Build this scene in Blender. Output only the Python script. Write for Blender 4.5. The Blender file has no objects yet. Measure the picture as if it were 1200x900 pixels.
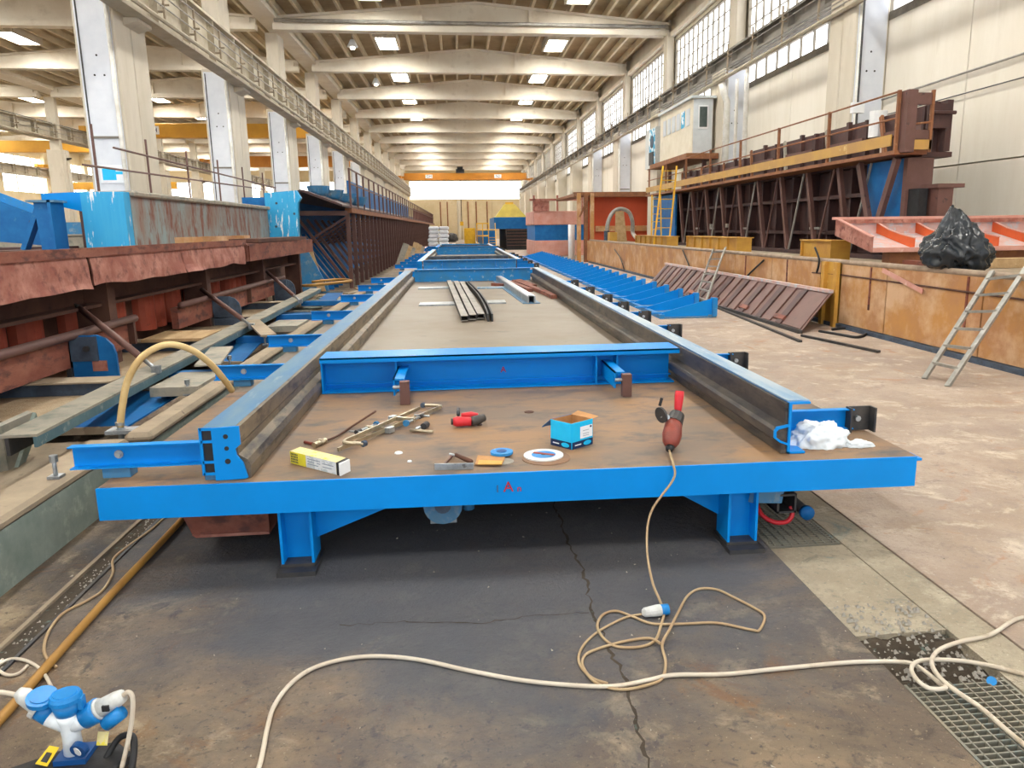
import bpy, bmesh, math, random
from mathutils import Vector, Matrix, Quaternion, noise
C = bpy.context.scene
COL = C.collection
random.seed(7)
PI = math.pi

# ---------------------------------------------------------------- camera
F_PX, PX, PY, EYE = 890.0, 640.0, 450.0, 1.55
def _n(v): return Vector(v).normalized()
_Y = _n((-102, -182, F_PX))
_vx = 50.0
_Z = -_n((_vx, (F_PX * F_PX - 102 * _vx) / 182.0, F_PX))
_X = _Y.cross(_Z)
RW = Matrix((_X, _Y, _Z))                       # image frame -> world
cam_d = bpy.data.cameras.new('camera')
cam = bpy.data.objects.new('camera', cam_d)
COL.objects.link(cam)
cr, cd, cf = RW @ Vector((1, 0, 0)), RW @ Vector((0, 1, 0)), RW @ Vector((0, 0, 1))
m = Matrix((cr, -cd, -cf)).transposed().to_4x4()
m.translation = Vector((0, 0, EYE))
cam.matrix_world = m
cam_d.sensor_width = 36.0
cam_d.lens = F_PX / 1200 * 36
cam_d.shift_x = (600 - PX) / 1200
cam_d.clip_start = 0.05
cam_d.clip_end = 400
C.camera = cam
def G(px, py, z=0.0):
    d = RW @ Vector((px - PX, py - PY, F_PX)); t = (z - EYE) / d.z
    return Vector((d.x * t, d.y * t, z))
def DY(px, py, y):
    d = RW @ Vector((px - PX, py - PY, F_PX)); t = y / d.y
    return Vector((d.x * t, y, EYE + d.z * t))
def DX(px, py, x):
    d = RW @ Vector((px - PX, py - PY, F_PX)); t = x / d.x
    return Vector((x, d.y * t, EYE + d.z * t))

# ---------------------------------------------------------------- light
w = bpy.data.worlds.new('daylight'); C.world = w
w.use_nodes = True
bg = w.node_tree.nodes['Background']
bg.inputs[0].default_value = (0.93, 0.96, 1.0, 1)
bg.inputs[1].default_value = 1.7
C.view_settings.view_transform = 'Standard'
C.view_settings.look = 'None'
C.view_settings.gamma = 1
C.view_settings.exposure = 0.2
SKYLIGHT_E, CLERE_E, FAR_E = 55.0, 3.6, 6.5
def area(name, loc, sx, sy, power, direction, col=(1, .97, .92)):
    l = bpy.data.lights.new(name, 'AREA'); l.shape = 'RECTANGLE'
    l.size, l.size_y, l.energy, l.color = sx, sy, power, col
    o = bpy.data.objects.new(name, l); COL.objects.link(o)
    o.location = loc; o.rotation_euler = Vector(direction).to_track_quat('-Z', 'Y').to_euler()
    return o

# ---------------------------------------------------------------- materials
def lin(c):
    if isinstance(c, str):
        c = [int(c[i:i + 2], 16) / 255 for i in (0, 2, 4)]
    return tuple(x / 12.92 if x <= .04045 else ((x + .055) / 1.055) ** 2.4 for x in c) + (1,)
MATS = {}
PAINT = {'blue': .22, 'blue_worn': .3, 'blue_deep': .25, 'plate': .3, 'rail_face': .35, 'rail_face_dark': .35}
def M(name, c1, c2=None, c3=None, scale=3.0, rough=.6, metal=0.0, bump=.15, streak=None, t=(.4, .65),
      t3=(.62, .7), s3=None, bscale=None, emit=None):
    mt = bpy.data.materials.new(name); mt.use_nodes = True
    nt = mt.node_tree; N = nt.nodes; L = nt.links
    b = N['Principled BSDF']
    if emit is not None:
        N.remove(b)
        e = N.new('ShaderNodeEmission'); e.inputs[0].default_value = lin(c1); e.inputs[1].default_value = emit
        L.new(e.outputs[0], N['Material Output'].inputs[0]); MATS[name] = mt; return mt
    b.inputs['Roughness'].default_value = rough
    b.inputs['Metallic'].default_value = metal
    b.inputs['Specular IOR Level'].default_value = PAINT.get(name, .4)
    b.inputs['Base Color'].default_value = lin(c1)
    if c2:
        tc = N.new('ShaderNodeTexCoord'); mp = N.new('ShaderNodeMapping')
        L.new(tc.outputs['Object'], mp.inputs[0])
        mp.inputs['Scale'].default_value = streak or (1, 1, 1)
        def noi(sc, det=8, off=0):
            n = N.new('ShaderNodeTexNoise'); n.inputs['Scale'].default_value = sc
            n.inputs['Detail'].default_value = det; n.inputs['Roughness'].default_value = .65
            if off:
                m2 = N.new('ShaderNodeMapping'); m2.inputs['Location'].default_value = (off, off * 2, off)
                L.new(mp.outputs[0], m2.inputs[0]); L.new(m2.outputs[0], n.inputs['Vector'])
            else:
                L.new(mp.outputs[0], n.inputs['Vector'])
            return n
        def mapr(n, lo, hi):
            r = N.new('ShaderNodeMapRange'); r.inputs[1].default_value = lo; r.inputs[2].default_value = hi
            L.new(n.outputs[0], r.inputs[0]); return r
        n1 = noi(scale)
        r1 = mapr(n1, *t)
        mx = N.new('ShaderNodeMix'); mx.data_type = 'RGBA'
        L.new(r1.outputs[0], mx.inputs[0]); mx.inputs[6].default_value = lin(c1); mx.inputs[7].default_value = lin(c2)
        out = mx
        if c3:
            n3 = noi(s3 or scale * 2.3, 8, 7.3); r3 = mapr(n3, *t3)
            m3 = N.new('ShaderNodeMix'); m3.data_type = 'RGBA'
            L.new(r3.outputs[0], m3.inputs[0]); L.new(mx.outputs[2], m3.inputs[6]); m3.inputs[7].default_value = lin(c3)
            out = m3
        L.new(out.outputs[2], b.inputs['Base Color'])
        if bump:
            nb = noi(bscale or scale * 6, 6, 3.1)
            bp = N.new('ShaderNodeBump'); bp.inputs['Strength'].default_value = bump; bp.inputs['Distance'].default_value = .01
            L.new(nb.outputs[0], bp.inputs['Height']); L.new(bp.outputs[0], b.inputs['Normal'])
    MATS[name] = mt
    return mt
M('blue', '008adf', '0284d4', '3a90c8', scale=2, rough=.38, bump=.03, t3=(.68, .8))
M('blue_worn', '1f86cf', '3a83b8', '8fb0c4', scale=5, rough=.42, t3=(.6, .68), bump=.08)
M('blue_dusty', '2c79ad', '5a7c90', '98a09c', scale=3, rough=.6, t3=(.55, .72), bump=.1)
M('blue_deep', '155f9e', '1d6fae', '3a7ba8', scale=3, rough=.5, bump=.05)
M('blue_drip', '2ba0d8', '3aa9da', 'e8eeee', scale=6, rough=.5, streak=(2.2, 2.2, .28), t3=(.58, .61), s3=6, bump=.05)
M('navy', '3a4452', '4d5d70', '2b4f74', scale=6, rough=.6)
M('rail_top', 'a5b4bd', '5f8fb5', 'd0d4d2', scale=2.5, rough=.4, metal=.2, t3=(.58, .75), streak=(3, .5, 1), bump=.05)
M('rail_top_blue', '41749c', '5f8196', '8a9aa2', scale=3, rough=.45, metal=.1, t3=(.6, .75), streak=(3, .6, 1), bump=.05)
M('rail_face', '6d6458', '8f8068', '3d3a38', scale=2.2, rough=.45, metal=.35, streak=(2, .8, 3), t3=(.5, .68), bump=.12)
M('rail_face_dark', '494645', '72675a', '2b2c30', scale=2.2, rough=.4, metal=.35, streak=(2, .7, 3), t3=(.48, .68), bump=.12)
M('plate', '786757', '937353', '5c5552', scale=1.5, rough=.58, metal=.0, t=(.42, .64), t3=(.5, .66), s3=3.1, bump=.08, bscale=14, streak=(1, 1.6, 1))
M('plate_far', '877c6d', '7c6e5c', '6a635a', scale=1.2, rough=.5, metal=.1, bump=.04)
M('steel', 'b5bcc0', '8c9398', '6f7375', scale=9, rough=.35, metal=.7, bump=.06)
M('steel_brass', 'c4b89c', 'a39a88', '6f685e', scale=12, rough=.32, metal=.8, bump=.08)
M('dark_steel', '3c3e42', '54504c', '26272b', scale=6, rough=.5, metal=.4)
M('black', '1d1e20', '2a2a2c', rough=.55, scale=9)
M('rust', '7d4638', '94604e', '5d3a35', scale=3.4, rough=.75, streak=(1, .6, 1.4), t3=(.5, .62), bump=.35)
M('rust_pink', '965a4c', 'b98474', '74463e', scale=3.2, rough=.7, t3=(.52, .66), t=(.42, .62), s3=7, bump=.3)
M('rust_dark', '4c3028', '5f4032', '34241f', scale=2.6, rough=.8, bump=.25)
M('rust_orange', '9c4430', 'a8523a', '6c3428', scale=3, rough=.65, bump=.15)
M('mould_brown', '46302e', '523632', '33272a', scale=2.0, rough=.6, t3=(.5, .7), bump=.12, streak=(1, 1, .5))
M('mould_post', '64473f', '6e4e48', '443434', scale=3.0, rough=.55, bump=.1)
M('tub', 'c08c4e', 'b08058', 'd0ac88', scale=1.6, rough=.6, t=(.4, .6), t3=(.46, .64), s3=2.0, bump=.2, bscale=10)
M('tub_pipe', 'a5917c', '8c7866', 'b9ab98', scale=5, rough=.6)
M('yellow_box', 'c99b42', 'b5843c', 'd4b070', scale=3, rough=.5)
M('yellow_toe', 'c0964c', 'b08850', 'd0b47c', scale=2, rough=.55)
M('yellow', 'e8b72c', 'd6a42a', rough=.45, scale=3, bump=.02)
M('crane_yellow', 'e0a93a', 'd39c38', rough=.5, scale=1, bump=0)
M('hopper_olive', 'b8a23c', 'a08c34', rough=.6, scale=1, bump=0)
M('crane_orange', 'd08a2c', 'c07c2c', rough=.5, scale=1, bump=0)
M('rail_rust', '94623f', '7c5038', 'a8805a', scale=4, rough=.7)
M('teal_rust', '8b9c9c', '8a7468', '7c4c3c', scale=1.7, rough=.7, streak=(1.4, 1.4, .5), t3=(.48, .62), bump=.2)
M('concrete', 'd0c7b6', 'c4baa6', 'b4aa98', scale=.9, rough=.85, streak=(1.2, 1.2, .35), t3=(.55, .8), bump=.06)
M('concrete_beam', 'e4dccb', 'd8ccb8', 'c4b8a4', scale=.7, rough=.85, t3=(.55, .8), bump=.05)
M('concrete_deck', 'b4a282', 'a08e70', 'c0b090', scale=.8, rough=.9, bump=.05)
M('concrete_rib', 'dccfb2', 'ccbea2', scale=.8, rough=.9, bump=.05)
M('wall_cream', 'e9e2d4', 'dfd6c5', 'd2c8b5', scale=.6, rough=.9, streak=(1.5, 1.5, .3), t3=(.58, .85), bump=.04)
M('wall_far', 'd8c8a6', 'cbb994', 'bba984', scale=.5, rough=.9, bump=.03)
M('white_facing', 'dfe3ea', 'd0d5de', rough=.5, scale=1, bump=.02)
M('white', 'eceeee', 'dfe2e4', rough=.5, scale=4, bump=.05)
M('pipe_white', 'e4e2dc', 'c9c5ba', rough=.4, scale=3, bump=.02)
M('pipe_grey', 'a8a49c', '86827a', rough=.45, scale=3, metal=.2, bump=.02)
M('girder_grey', '7d776e', '6b655c', '8f897e', rough=.6, scale=1.5, bump=.05)
M('girder_beige', 'b8ae9a', 'a69b86', '938873', rough=.7, scale=1.5, bump=.05)
M('window_frame', '8f8777', '756d60', rough=.6, scale=3)
M('dust_beam', '8d897e', 'a39b8b', '70766e', scale=3, rough=.8, t3=(.5, .7), bump=.2)
M('teal_green', '7b8880', '909a92', 'a3aaa0', scale=4, rough=.7, t3=(.55, .7), bump=.2)
M('beam_teal', '4d6a74', '5f7a80', '8a9490', scale=5, rough=.6, t3=(.6, .68))
M('brown_dusty', '928471', 'a2927b', '776a5b', scale=5, rough=.85, bump=.25)
M('timber', 'b99c74', 'a5875f', 'cbb391', scale=3, rough=.8, streak=(3, .5, 3))
M('chequer', 'a8957a', '9a8468', '7f6d56', scale=9, rough=.8, bump=.5, bscale=60)
M('hose_tan', 'd8bd86', 'c9a972', rough=.45, scale=6, bump=.03)
M('hose_yellow', 'a87e3c', '987038', '8a6a3c', rough=.55, scale=5, bump=.05)
M('cable_white', 'cfc6b6', 'bcae9a', 'a38f74', rough=.55, scale=3, t3=(.55, .7), bump=.02)
M('cable_dirty', 'b09a78', 'a08462', 'c4b498', rough=.6, scale=4, bump=.02)
M('red', 'd8303a', 'c42a33', rough=.4, scale=5, bump=.02)
M('red_dull', '8e4438', '6e3a34', 'b0604c', rough=.45, scale=12)
M('red_mark', 'b02a38', rough=.6)
M('salmon', 'cf9f92', 'c58878', 'dcb8ac', scale=2, rough=.65, bump=.1)
M('salmon_in', 'd6bab4', 'cfa69a', 'c2c6cc', scale=3, rough=.6, t3=(.5, .6))
M('orange_rib', 'd8632f', 'c9582c', rough=.55, scale=2, bump=.03)
M('orange_wall', 'c4502c', 'b84a2c', 'a8482f', rough=.6, scale=1, bump=.05)
M('cardboard', 'b98a5a', 'a87c50', rough=.85, scale=12)
M('box_cyan', '18bdf0', '14b4ea', rough=.4, scale=9, bump=.01)
M('box_navy', '0d2a54', rough=.4)
M('label_white', 'e9edf2', rough=.5)
M('print_grey', '8c96a4', rough=.6)
M('box_yellow', 'e0d49a', 'd3c78c', 'e8d84a', rough=.6, scale=14, t3=(.56, .6))
M('sticker_yellow', 'f0cc2a', rough=.4)
M('ebox_yellow', 'e6dd3e', 'd9cf3a', rough=.5, scale=20)
M('ebox_white', 'd9dde0', 'b9c2c6', rough=.5, scale=26, t=(.5, .56), bump=.01)
M('plug_grey', 'cfd2d0', 'b8bab6', rough=.4, scale=20, bump=.03)
M('plug_white', 'e8f0f4', 'dbe4ea', rough=.35, scale=12, bump=.02)
M('plug_blue', '1582cc', '1a78bd', rough=.3, scale=9, bump=.02)
M('plug_dark', '154a86', rough=.35)
M('rag', 'e2e8ec', 'd2dade', rough=.9, scale=8, bump=.15)
M('bag_black', '202428', '2c3238', rough=.26, scale=3, bump=.3, bscale=9)
M('disc_grey', '8e8a82', 'a09a90', rough=.75, scale=30, bump=.2)
M('disc_brown', '8a6a50', '7a6050', rough=.8, scale=30, bump=.2)
M('disc_label', 'd8dada', rough=.5)
M('sack', 'e4e6ea', 'd2d6dc', rough=.6, scale=3, bump=.2)
M('crumb', 'b0a898', rough=.8)
M('grate', '7c7b70', '8d8472', '5f7a80', scale=5, rough=.65, metal=.2, t3=(.55, .7), bump=.1)
M('aluminium', '9a9890', '84817a', 'b0aea8', scale=8, rough=.45, metal=.3, bump=.05)
M('dirt', '3a3228', '4a4034', '5a6a64', scale=9, rough=.95, bump=.8, bscale=30, t3=(.6, .7))
M('glass_dark', '46514e', '5c6662', rough=.15, scale=2, bump=0)
M('cabin_cream', 'ded6c2', 'd2c8b0', rough=.6, scale=2, bump=.02)
M('cabin_grey', 'cfd4d6', 'c0c6c8', rough=.6, scale=2, bump=.02)
M('paper_blue', '3fa8d0', 'eaf2f4', rough=.6, scale=4, t=(.5, .52), bump=0)
M('skylight_glow', 'fffdf6', emit=SKYLIGHT_E)
M('window_glow', 'fbfcff', emit=CLERE_E)
M('far_glow', 'fffefa', emit=FAR_E)
M('lamp_glow', 'fff6dc', emit=12)

# floor materials get two scales of stains plus a grit bump
def floor_mat(name, base, mid, dark, light, stain, tdark=(.45, .7), zone=None):
    mt = bpy.data.materials.new(name); mt.use_nodes = True
    nt = mt.node_tree; N = nt.nodes; L = nt.links; b = N['Principled BSDF']
    geo = N.new('ShaderNodeNewGeometry')
    def noi(sc, det=10, off=(0, 0, 0), dist=0.0, sc3=(1, 1, 1)):
        mp = N.new('ShaderNodeMapping'); mp.inputs['Location'].default_value = off; mp.inputs['Scale'].default_value = sc3
        L.new(geo.outputs['Position'], mp.inputs[0])
        n = N.new('ShaderNodeTexNoise'); n.inputs['Scale'].default_value = sc; n.inputs['Detail'].default_value = det
        n.inputs['Roughness'].default_value = .7; n.inputs['Distortion'].default_value = dist
        L.new(mp.outputs[0], n.inputs['Vector']); return n
    def mr(n, lo, hi, o=0):
        r = N.new('ShaderNodeMapRange'); r.inputs[1].default_value = lo; r.inputs[2].default_value = hi
        L.new(n.outputs[o], r.inputs[0]); return r
    def mix(fac, a, bcol):
        mx = N.new('ShaderNodeMix'); mx.data_type = 'RGBA'; L.new(fac.outputs[0], mx.inputs[0])
        if isinstance(a, str): mx.inputs[6].default_value = lin(a)
        else: L.new(a.outputs[2], mx.inputs[6])
        mx.inputs[7].default_value = lin(bcol); return mx
    c = mix(mr(noi(1.6), .44, .58), base, mid)
    c = mix(mr(noi(.55, 8, (4, 2, 0), .6), *tdark), c, dark)
    c = mix(mr(noi(3.1, 14, (1, 9, 0), .3), .54, .66), c, light)
    c = mix(mr(noi(7.5, 14, (6, 1, 0), .6), .56, .66), c, dark)
    c = mix(mr(noi(2.2, 12, (11, 5, 0), 1.2), .58, .67), c, stain)
    c = mix(mr(noi(38, 6, (1, 3, 0)), .56, .66), c, dark)
    c = mix(mr(noi(60, 4, (9, 3, 0)), .62, .7), c, light)
    if zone:  # dark damp stain, with the shade under the table painted into its colour
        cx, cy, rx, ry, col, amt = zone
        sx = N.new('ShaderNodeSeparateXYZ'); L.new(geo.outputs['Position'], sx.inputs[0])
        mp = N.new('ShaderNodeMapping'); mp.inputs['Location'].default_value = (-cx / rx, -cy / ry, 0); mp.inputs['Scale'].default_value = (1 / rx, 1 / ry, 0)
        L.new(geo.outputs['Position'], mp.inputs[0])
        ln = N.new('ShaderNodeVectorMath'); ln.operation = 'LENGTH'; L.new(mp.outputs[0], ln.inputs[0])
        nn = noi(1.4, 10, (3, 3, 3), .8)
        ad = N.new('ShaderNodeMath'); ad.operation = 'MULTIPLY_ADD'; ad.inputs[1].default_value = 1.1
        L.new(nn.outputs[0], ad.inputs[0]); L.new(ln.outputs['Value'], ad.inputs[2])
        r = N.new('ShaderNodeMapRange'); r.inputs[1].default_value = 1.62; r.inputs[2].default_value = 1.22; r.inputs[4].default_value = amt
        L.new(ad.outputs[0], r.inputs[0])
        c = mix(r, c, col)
    L.new(c.outputs[2], b.inputs['Base Color'])
    rr = mr(noi(1.1, 6, (8, 8, 0)), .3, .7); rr.inputs[3].default_value = .55; rr.inputs[4].default_value = .9
    L.new(rr.outputs[0], b.inputs['Roughness'])
    h1, h2 = noi(28, 8), noi(6, 6, (2, 2, 2))
    a = N.new('ShaderNodeMath'); a.operation = 'ADD'; L.new(h1.outputs[0], a.inputs[0]); L.new(h2.outputs[0], a.inputs[1])
    bp = N.new('ShaderNodeBump'); bp.inputs['Strength'].default_value = .9; bp.inputs['Distance'].default_value = .016
    L.new(a.outputs[0], bp.inputs['Height']); L.new(bp.outputs[0], b.inputs['Normal'])
    MATS[name] = mt
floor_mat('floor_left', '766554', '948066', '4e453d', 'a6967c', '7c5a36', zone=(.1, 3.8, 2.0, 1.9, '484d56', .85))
floor_mat('floor_right', 'b3a292', 'a6927f', '95857a', 'cabdab', 'a88266', tdark=(.42, .7))
floor_mat('floor_cover', 'b0a48e', '9d917c', '8c8676', 'c2b8a2', '7d8a84', tdark=(.5, .8))

# ---------------------------------------------------------------- mesh helpers
WM = {}                                         # world matrices of roots
class B:
    def __init__(s): s.v, s.f = [], []
    def add(s, vs, fs):
        k = len(s.v); s.v += [Vector(v) for v in vs]; s.f += [tuple(i + k for i in f) for f in fs]; return s
    def box(s, x0, x1, y0, y1, z0, z1):
        return s.add([(x0, y0, z0), (x1, y0, z0), (x1, y1, z0), (x0, y1, z0), (x0, y0, z1), (x1, y0, z1), (x1, y1, z1), (x0, y1, z1)],
                     [(0, 3, 2, 1), (4, 5, 6, 7), (0, 1, 5, 4), (1, 2, 6, 5), (2, 3, 7, 6), (3, 0, 4, 7)])
    def bar(s, p, q, w, h, up=(0, 0, 1)):       # rectangular bar from p to q
        p, q, up = Vector(p), Vector(q), Vector(up)
        d = (q - p).normalized(); a = d.cross(up)
        if a.length < 1e-4: a = d.cross(Vector((1, 0, 0)))
        a.normalize(); b = a.cross(d)
        vs = []
        for e in (p, q):
            for sa, sb in ((-1, -1), (1, -1), (1, 1), (-1, 1)): vs.append(e + a * sa * w / 2 + b * sb * h / 2)
        return s.add(vs, [(3, 2, 1, 0), (4, 5, 6, 7), (0, 1, 5, 4), (1, 2, 6, 5), (2, 3, 7, 6), (3, 0, 4, 7)])
    def prism(s, pts, fa, a0, a1):              # pts 2D, fa(u,v,t)->xyz
        n = len(pts)
        vs = [fa(u, v, a0) for u, v in pts] + [fa(u, v, a1) for u, v in pts]
        return s.add(vs, [tuple(range(n))[::-1], tuple(range(n, 2 * n))] + [(i, (i + 1) % n, n + (i + 1) % n, n + i) for i in range(n)])
    def px(s, pts, x0, x1): return s.prism(pts, lambda u, v, t: (t, u, v), x0, x1)   # pts (y,z)
    def py(s, pts, y0, y1): return s.prism(pts, lambda u, v, t: (u, t, v), y0, y1)   # pts (x,z)
    def pz(s, pts, z0, z1): return s.prism(pts, lambda u, v, t: (u, v, t), z0, z1)   # pts (x,y)
    def slab(s, quad, th):                      # thick plate from a polygon
        q = [Vector(p) for p in quad]; n = (q[1] - q[0]).cross(q[2] - q[0]).normalized() * th; k = len(q)
        return s.add(q + [p + n for p in q], [tuple(range(k))[::-1], tuple(range(k, 2 * k))] + [(i, (i + 1) % k, k + (i + 1) % k, k + i) for i in range(k)])
    def tube(s, pts, r, n=8, cap=True):
        pts = [Vector(p) for p in pts]; m = len(pts); rr = r if isinstance(r, (list, tuple)) else [r] * m
        d0 = (pts[1] - pts[0]).normalized(); a = d0.cross(Vector((0, 0, 1)))
        if a.length < 1e-3: a = d0.cross(Vector((1, 0, 0)))
        a.normalize(); vs = []
        for i, p in enumerate(pts):
            d = (pts[min(i + 1, m - 1)] - pts[max(i - 1, 0)]).normalized()
            a = (a - d * a.dot(d)).normalized(); b = d.cross(a)
            for j in range(n):
                t = 2 * PI * j / n; vs.append(p + (a * math.cos(t) + b * math.sin(t)) * rr[i])
        fs = [(i * n + j, i * n + (j + 1) % n, (i + 1) * n + (j + 1) % n, (i + 1) * n + j) for i in range(m - 1) for j in range(n)]
        if cap: fs += [tuple(range(n))[::-1], tuple(range((m - 1) * n, m * n))]
        return s.add(vs, fs)
    def cyl(s, p, q, r, n=14, r2=None): return s.tube([p, q], [r, r if r2 is None else r2], n)
    def ibeam(s, p, q, w, h, tw=.02, tf=.03, up=(0, 0, 1)):
        p, q = Vector(p), Vector(q); U = Vector(up)
        s.bar(p, q, tw, h - tf, up); s.bar(p + U * (h - tf) / 2, q + U * (h - tf) / 2, w, tf, up)
        return s.bar(p - U * (h - tf) / 2, q - U * (h - tf) / 2, w, tf, up)
    def build(s, name, mat, parent=None, smooth=False, bevel=0, sub=0):
        me = bpy.data.meshes.new(name)
        vs = s.v
        if parent is not None:
            inv = WM.get(parent.name, Matrix()).inverted(); vs = [inv @ v for v in vs]
        me.from_pydata([tuple(v) for v in vs], [], s.f); me.update()
        bm = bmesh.new(); bm.from_mesh(me); bmesh.ops.recalc_face_normals(bm, faces=bm.faces)
        if bevel: bmesh.ops.bevel(bm, geom=[e for e in bm.edges if e.calc_face_angle(0) > .6], offset=bevel, segments=1, affect='EDGES')
        bm.to_mesh(me); bm.free()
        if smooth: me.polygons.foreach_set('use_smooth', [True] * len(me.polygons))
        me.materials.append(MATS[mat])
        o = bpy.data.objects.new(name, me); COL.objects.link(o)
        if parent is not None:
            o.parent = parent; WM[o.name] = WM.get(parent.name, Matrix())
        if sub:
            md = o.modifiers.new('s', 'SUBSURF'); md.levels = md.render_levels = sub
        return o
def thing(name, label, cat, loc=(0, 0, 0), rz=0, group=None):
    o = bpy.data.objects.new(name, None); COL.objects.link(o)
    o.location = loc; o.rotation_euler = (0, 0, rz); o.empty_display_size = .1
    WM[o.name] = Matrix.Translation(loc) @ Matrix.Rotation(rz, 4, 'Z')
    o['label'] = label; o['category'] = cat
    if group: o['group'] = group
    return o
def tag(o, label, cat, group=None):
    o['label'] = label; o['category'] = cat
    if group: o['group'] = group
    return o
def struct(o): o['kind'] = 'structure'; return o
def sroot(name):
    o = bpy.data.objects.new(name, None); COL.objects.link(o); o['kind'] = 'structure'; WM[o.name] = Matrix(); return o
def stuff(o): o['kind'] = 'stuff'; return o
def inst(src, parent, dloc=(0, 0, 0), name=None):  # another piece sharing the mesh, under the same parent
    c = src.copy(); COL.objects.link(c); c.parent = parent; c.location = src.location + Vector(dloc)
    for ch in src.children:
        d = ch.copy(); COL.objects.link(d); d.parent = c
    return c
def copy_tree(o, parent=None):
    c = o.copy(); COL.objects.link(c); c.parent = parent
    for ch in list(o.children): copy_tree(ch, c)
    return c
def dup(root, loc, rz=None, label=None, group=None):
    c = copy_tree(root); c.location = loc
    if rz is not None: c.rotation_euler = (0, 0, rz)
    if label: c['label'] = label
    if group: c['group'] = group
    return c
def smooth_path(pts, k=6):
    pts = [Vector(p) for p in pts]; P = [pts[0]] + pts + [pts[-1]]; out = []
    for i in range(1, len(P) - 2):
        for j in range(k):
            t = j / k; a, b, c, d = P[i - 1], P[i], P[i + 1], P[i + 2]
            out.append(.5 * ((2 * b) + (c - a) * t + (2 * a - 5 * b + 4 * c - d) * t * t + (3 * b - a - 3 * c + d) * t ** 3))
    out.append(pts[-1]); return out
def text_mesh(name, body, mat, parent, loc, size, rot, depth=.0005):
    cu = bpy.data.curves.new(name, 'FONT'); cu.body = body; cu.size = size; cu.extrude = depth
    cu.align_x = 'CENTER'; cu.align_y = 'CENTER'
    t = bpy.data.objects.new(name, cu); COL.objects.link(t)
    bpy.context.view_layer.update()
    me = bpy.data.meshes.new_from_object(t.evaluated_get(bpy.context.evaluated_depsgraph_get()))
    bpy.data.objects.remove(t); bpy.data.curves.remove(cu)
    M4 = Matrix.Translation(loc) @ rot.to_4x4()
    me.transform(WM.get(parent.name, Matrix()).inverted() @ M4 if parent else M4)
    me.materials.clear(); me.materials.append(MATS[mat]); me.name = name
    o = bpy.data.objects.new(name, me); COL.objects.link(o)
    if parent: o.parent = parent
    return o
from mathutils import Euler
FRONT = Euler((PI / 2, 0, 0)).to_matrix()       # text that faces -Y
FLAT = Matrix.Identity(3)
# ================================================================ building
YB = [-7.9 + 8.5 * k for k in range(15)]        # index 2 is the first line ahead of the camera          # roof beam lines
# ---- floor
fl = sroot('floor')
B().box(-60, 30, -6, 118, -.35, -.12).build('sub_base', 'dirt', fl)
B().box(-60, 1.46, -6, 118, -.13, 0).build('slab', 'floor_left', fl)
B().box(1.84, 2.02, -6, 118, -.13, -.002).build('slab', 'floor_cover', fl)
B().box(2.03, 30, -6, 118, -.13, 0).build('slab', 'floor_right', fl)
B().box(1.465, 1.835, 2.52, 3.34, -.13, -.004).build('drain_cover', 'floor_cover', fl)
B().box(1.465, 1.835, 4.35, 30, -.13, -.004).build('drain_cover', 'floor_cover', fl)
def crack(pts, wd, name='crack'):
    pts = [G(*p, .0015) for p in pts]; b = B(); L, Rr = [], []
    q = []
    for i in range(len(pts) - 1):
        for j in range(9):
            t = j / 9; p = pts[i].lerp(pts[i + 1], t); q.append(p + Vector((random.uniform(-.012, .012), random.uniform(-.01, .01), 0)))
    q.append(pts[-1]); vs = []; fs = []
    for i, p in enumerate(q):
        d = (q[min(i + 1, len(q) - 1)] - q[max(i - 1, 0)]).normalized(); n = Vector((-d.y, d.x, 0)); h = wd * random.uniform(.25, 1.15)
        vs += [p + n * h, p - n * h]
    fs = [(2 * i, 2 * i + 1, 2 * i + 3, 2 * i + 2) for i in range(len(q) - 1)]
    return b.add(vs, fs).build(name, 'dirt', fl)
crack([(648, 585), (655, 605), (668, 640), (686, 675), (690, 700), (705, 740), (722, 775), (745, 830), (760, 900)], .007)
crack([(400, 733), (480, 728), (560, 730), (620, 722), (690, 718)], .003)
# broken dirt patch in the drain between cover and grate
b = B(); vs = []; fs = []; nx, ny = 14, 14
for j in range(ny + 1):
    for i in range(nx + 1):
        x = 1.465 + .37 * i / nx; y = 2.2 + .34 * j / ny
        vs.append((x, y, -.045 + .03 * noise.noise((x * 14, y * 14, 0)) + .03 * (j / ny) ** 3))
fs = [(j * (nx + 1) + i, j * (nx + 1) + i + 1, (j + 1) * (nx + 1) + i + 1, (j + 1) * (nx + 1) + i) for j in range(ny) for i in range(nx)]
b.add(vs, fs); b.build('broken_concrete', 'dirt', fl, smooth=True)
# edge angle and groove of the old rail pit on the left
B().box(-1.80, -1.78, -1, 30, -.01, .012).build('edge_strip', 'brown_dusty', fl)
B().box(-1.775, -1.70, -1, 30, -.01, .002).build('groove', 'dirt', fl)
B().box(-1.70, -1.685, -1, 30, -.01, .008).build('edge_strip', 'dark_steel', fl)

def grate(y0, y1, label, step=.026):
    t = thing('drain_grate', label, 'grate', (1.65, (y0 + y1) / 2, -.03))
    B().box(1.467, 1.477, y0, y1, -.03, -.004).build('frame_bar', 'grate', t)
    B().box(1.823, 1.833, y0, y1, -.03, -.004).build('frame_bar', 'grate', t)
    first = B().box(1.477, 1.823, y0 + .004, y0 + .010, -.03, -.004).build('bar', 'grate', t)
    n = int((y1 - y0) / step)
    for k in range(1, n): inst(first, t, (0, k * step, 0))
    f2 = B().box(1.50, 1.505, y0, y1, -.028, -.003).build('cross_bar', 'grate', t)
    for k in range(1, 8): inst(f2, t, (k * .043, 0, 0))
grate(1.60, 2.20, 'slatted steel drain grate at the lower right corner under the cable')
grate(3.36, 4.30, 'slatted steel drain grate beside the right front table leg')

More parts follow.
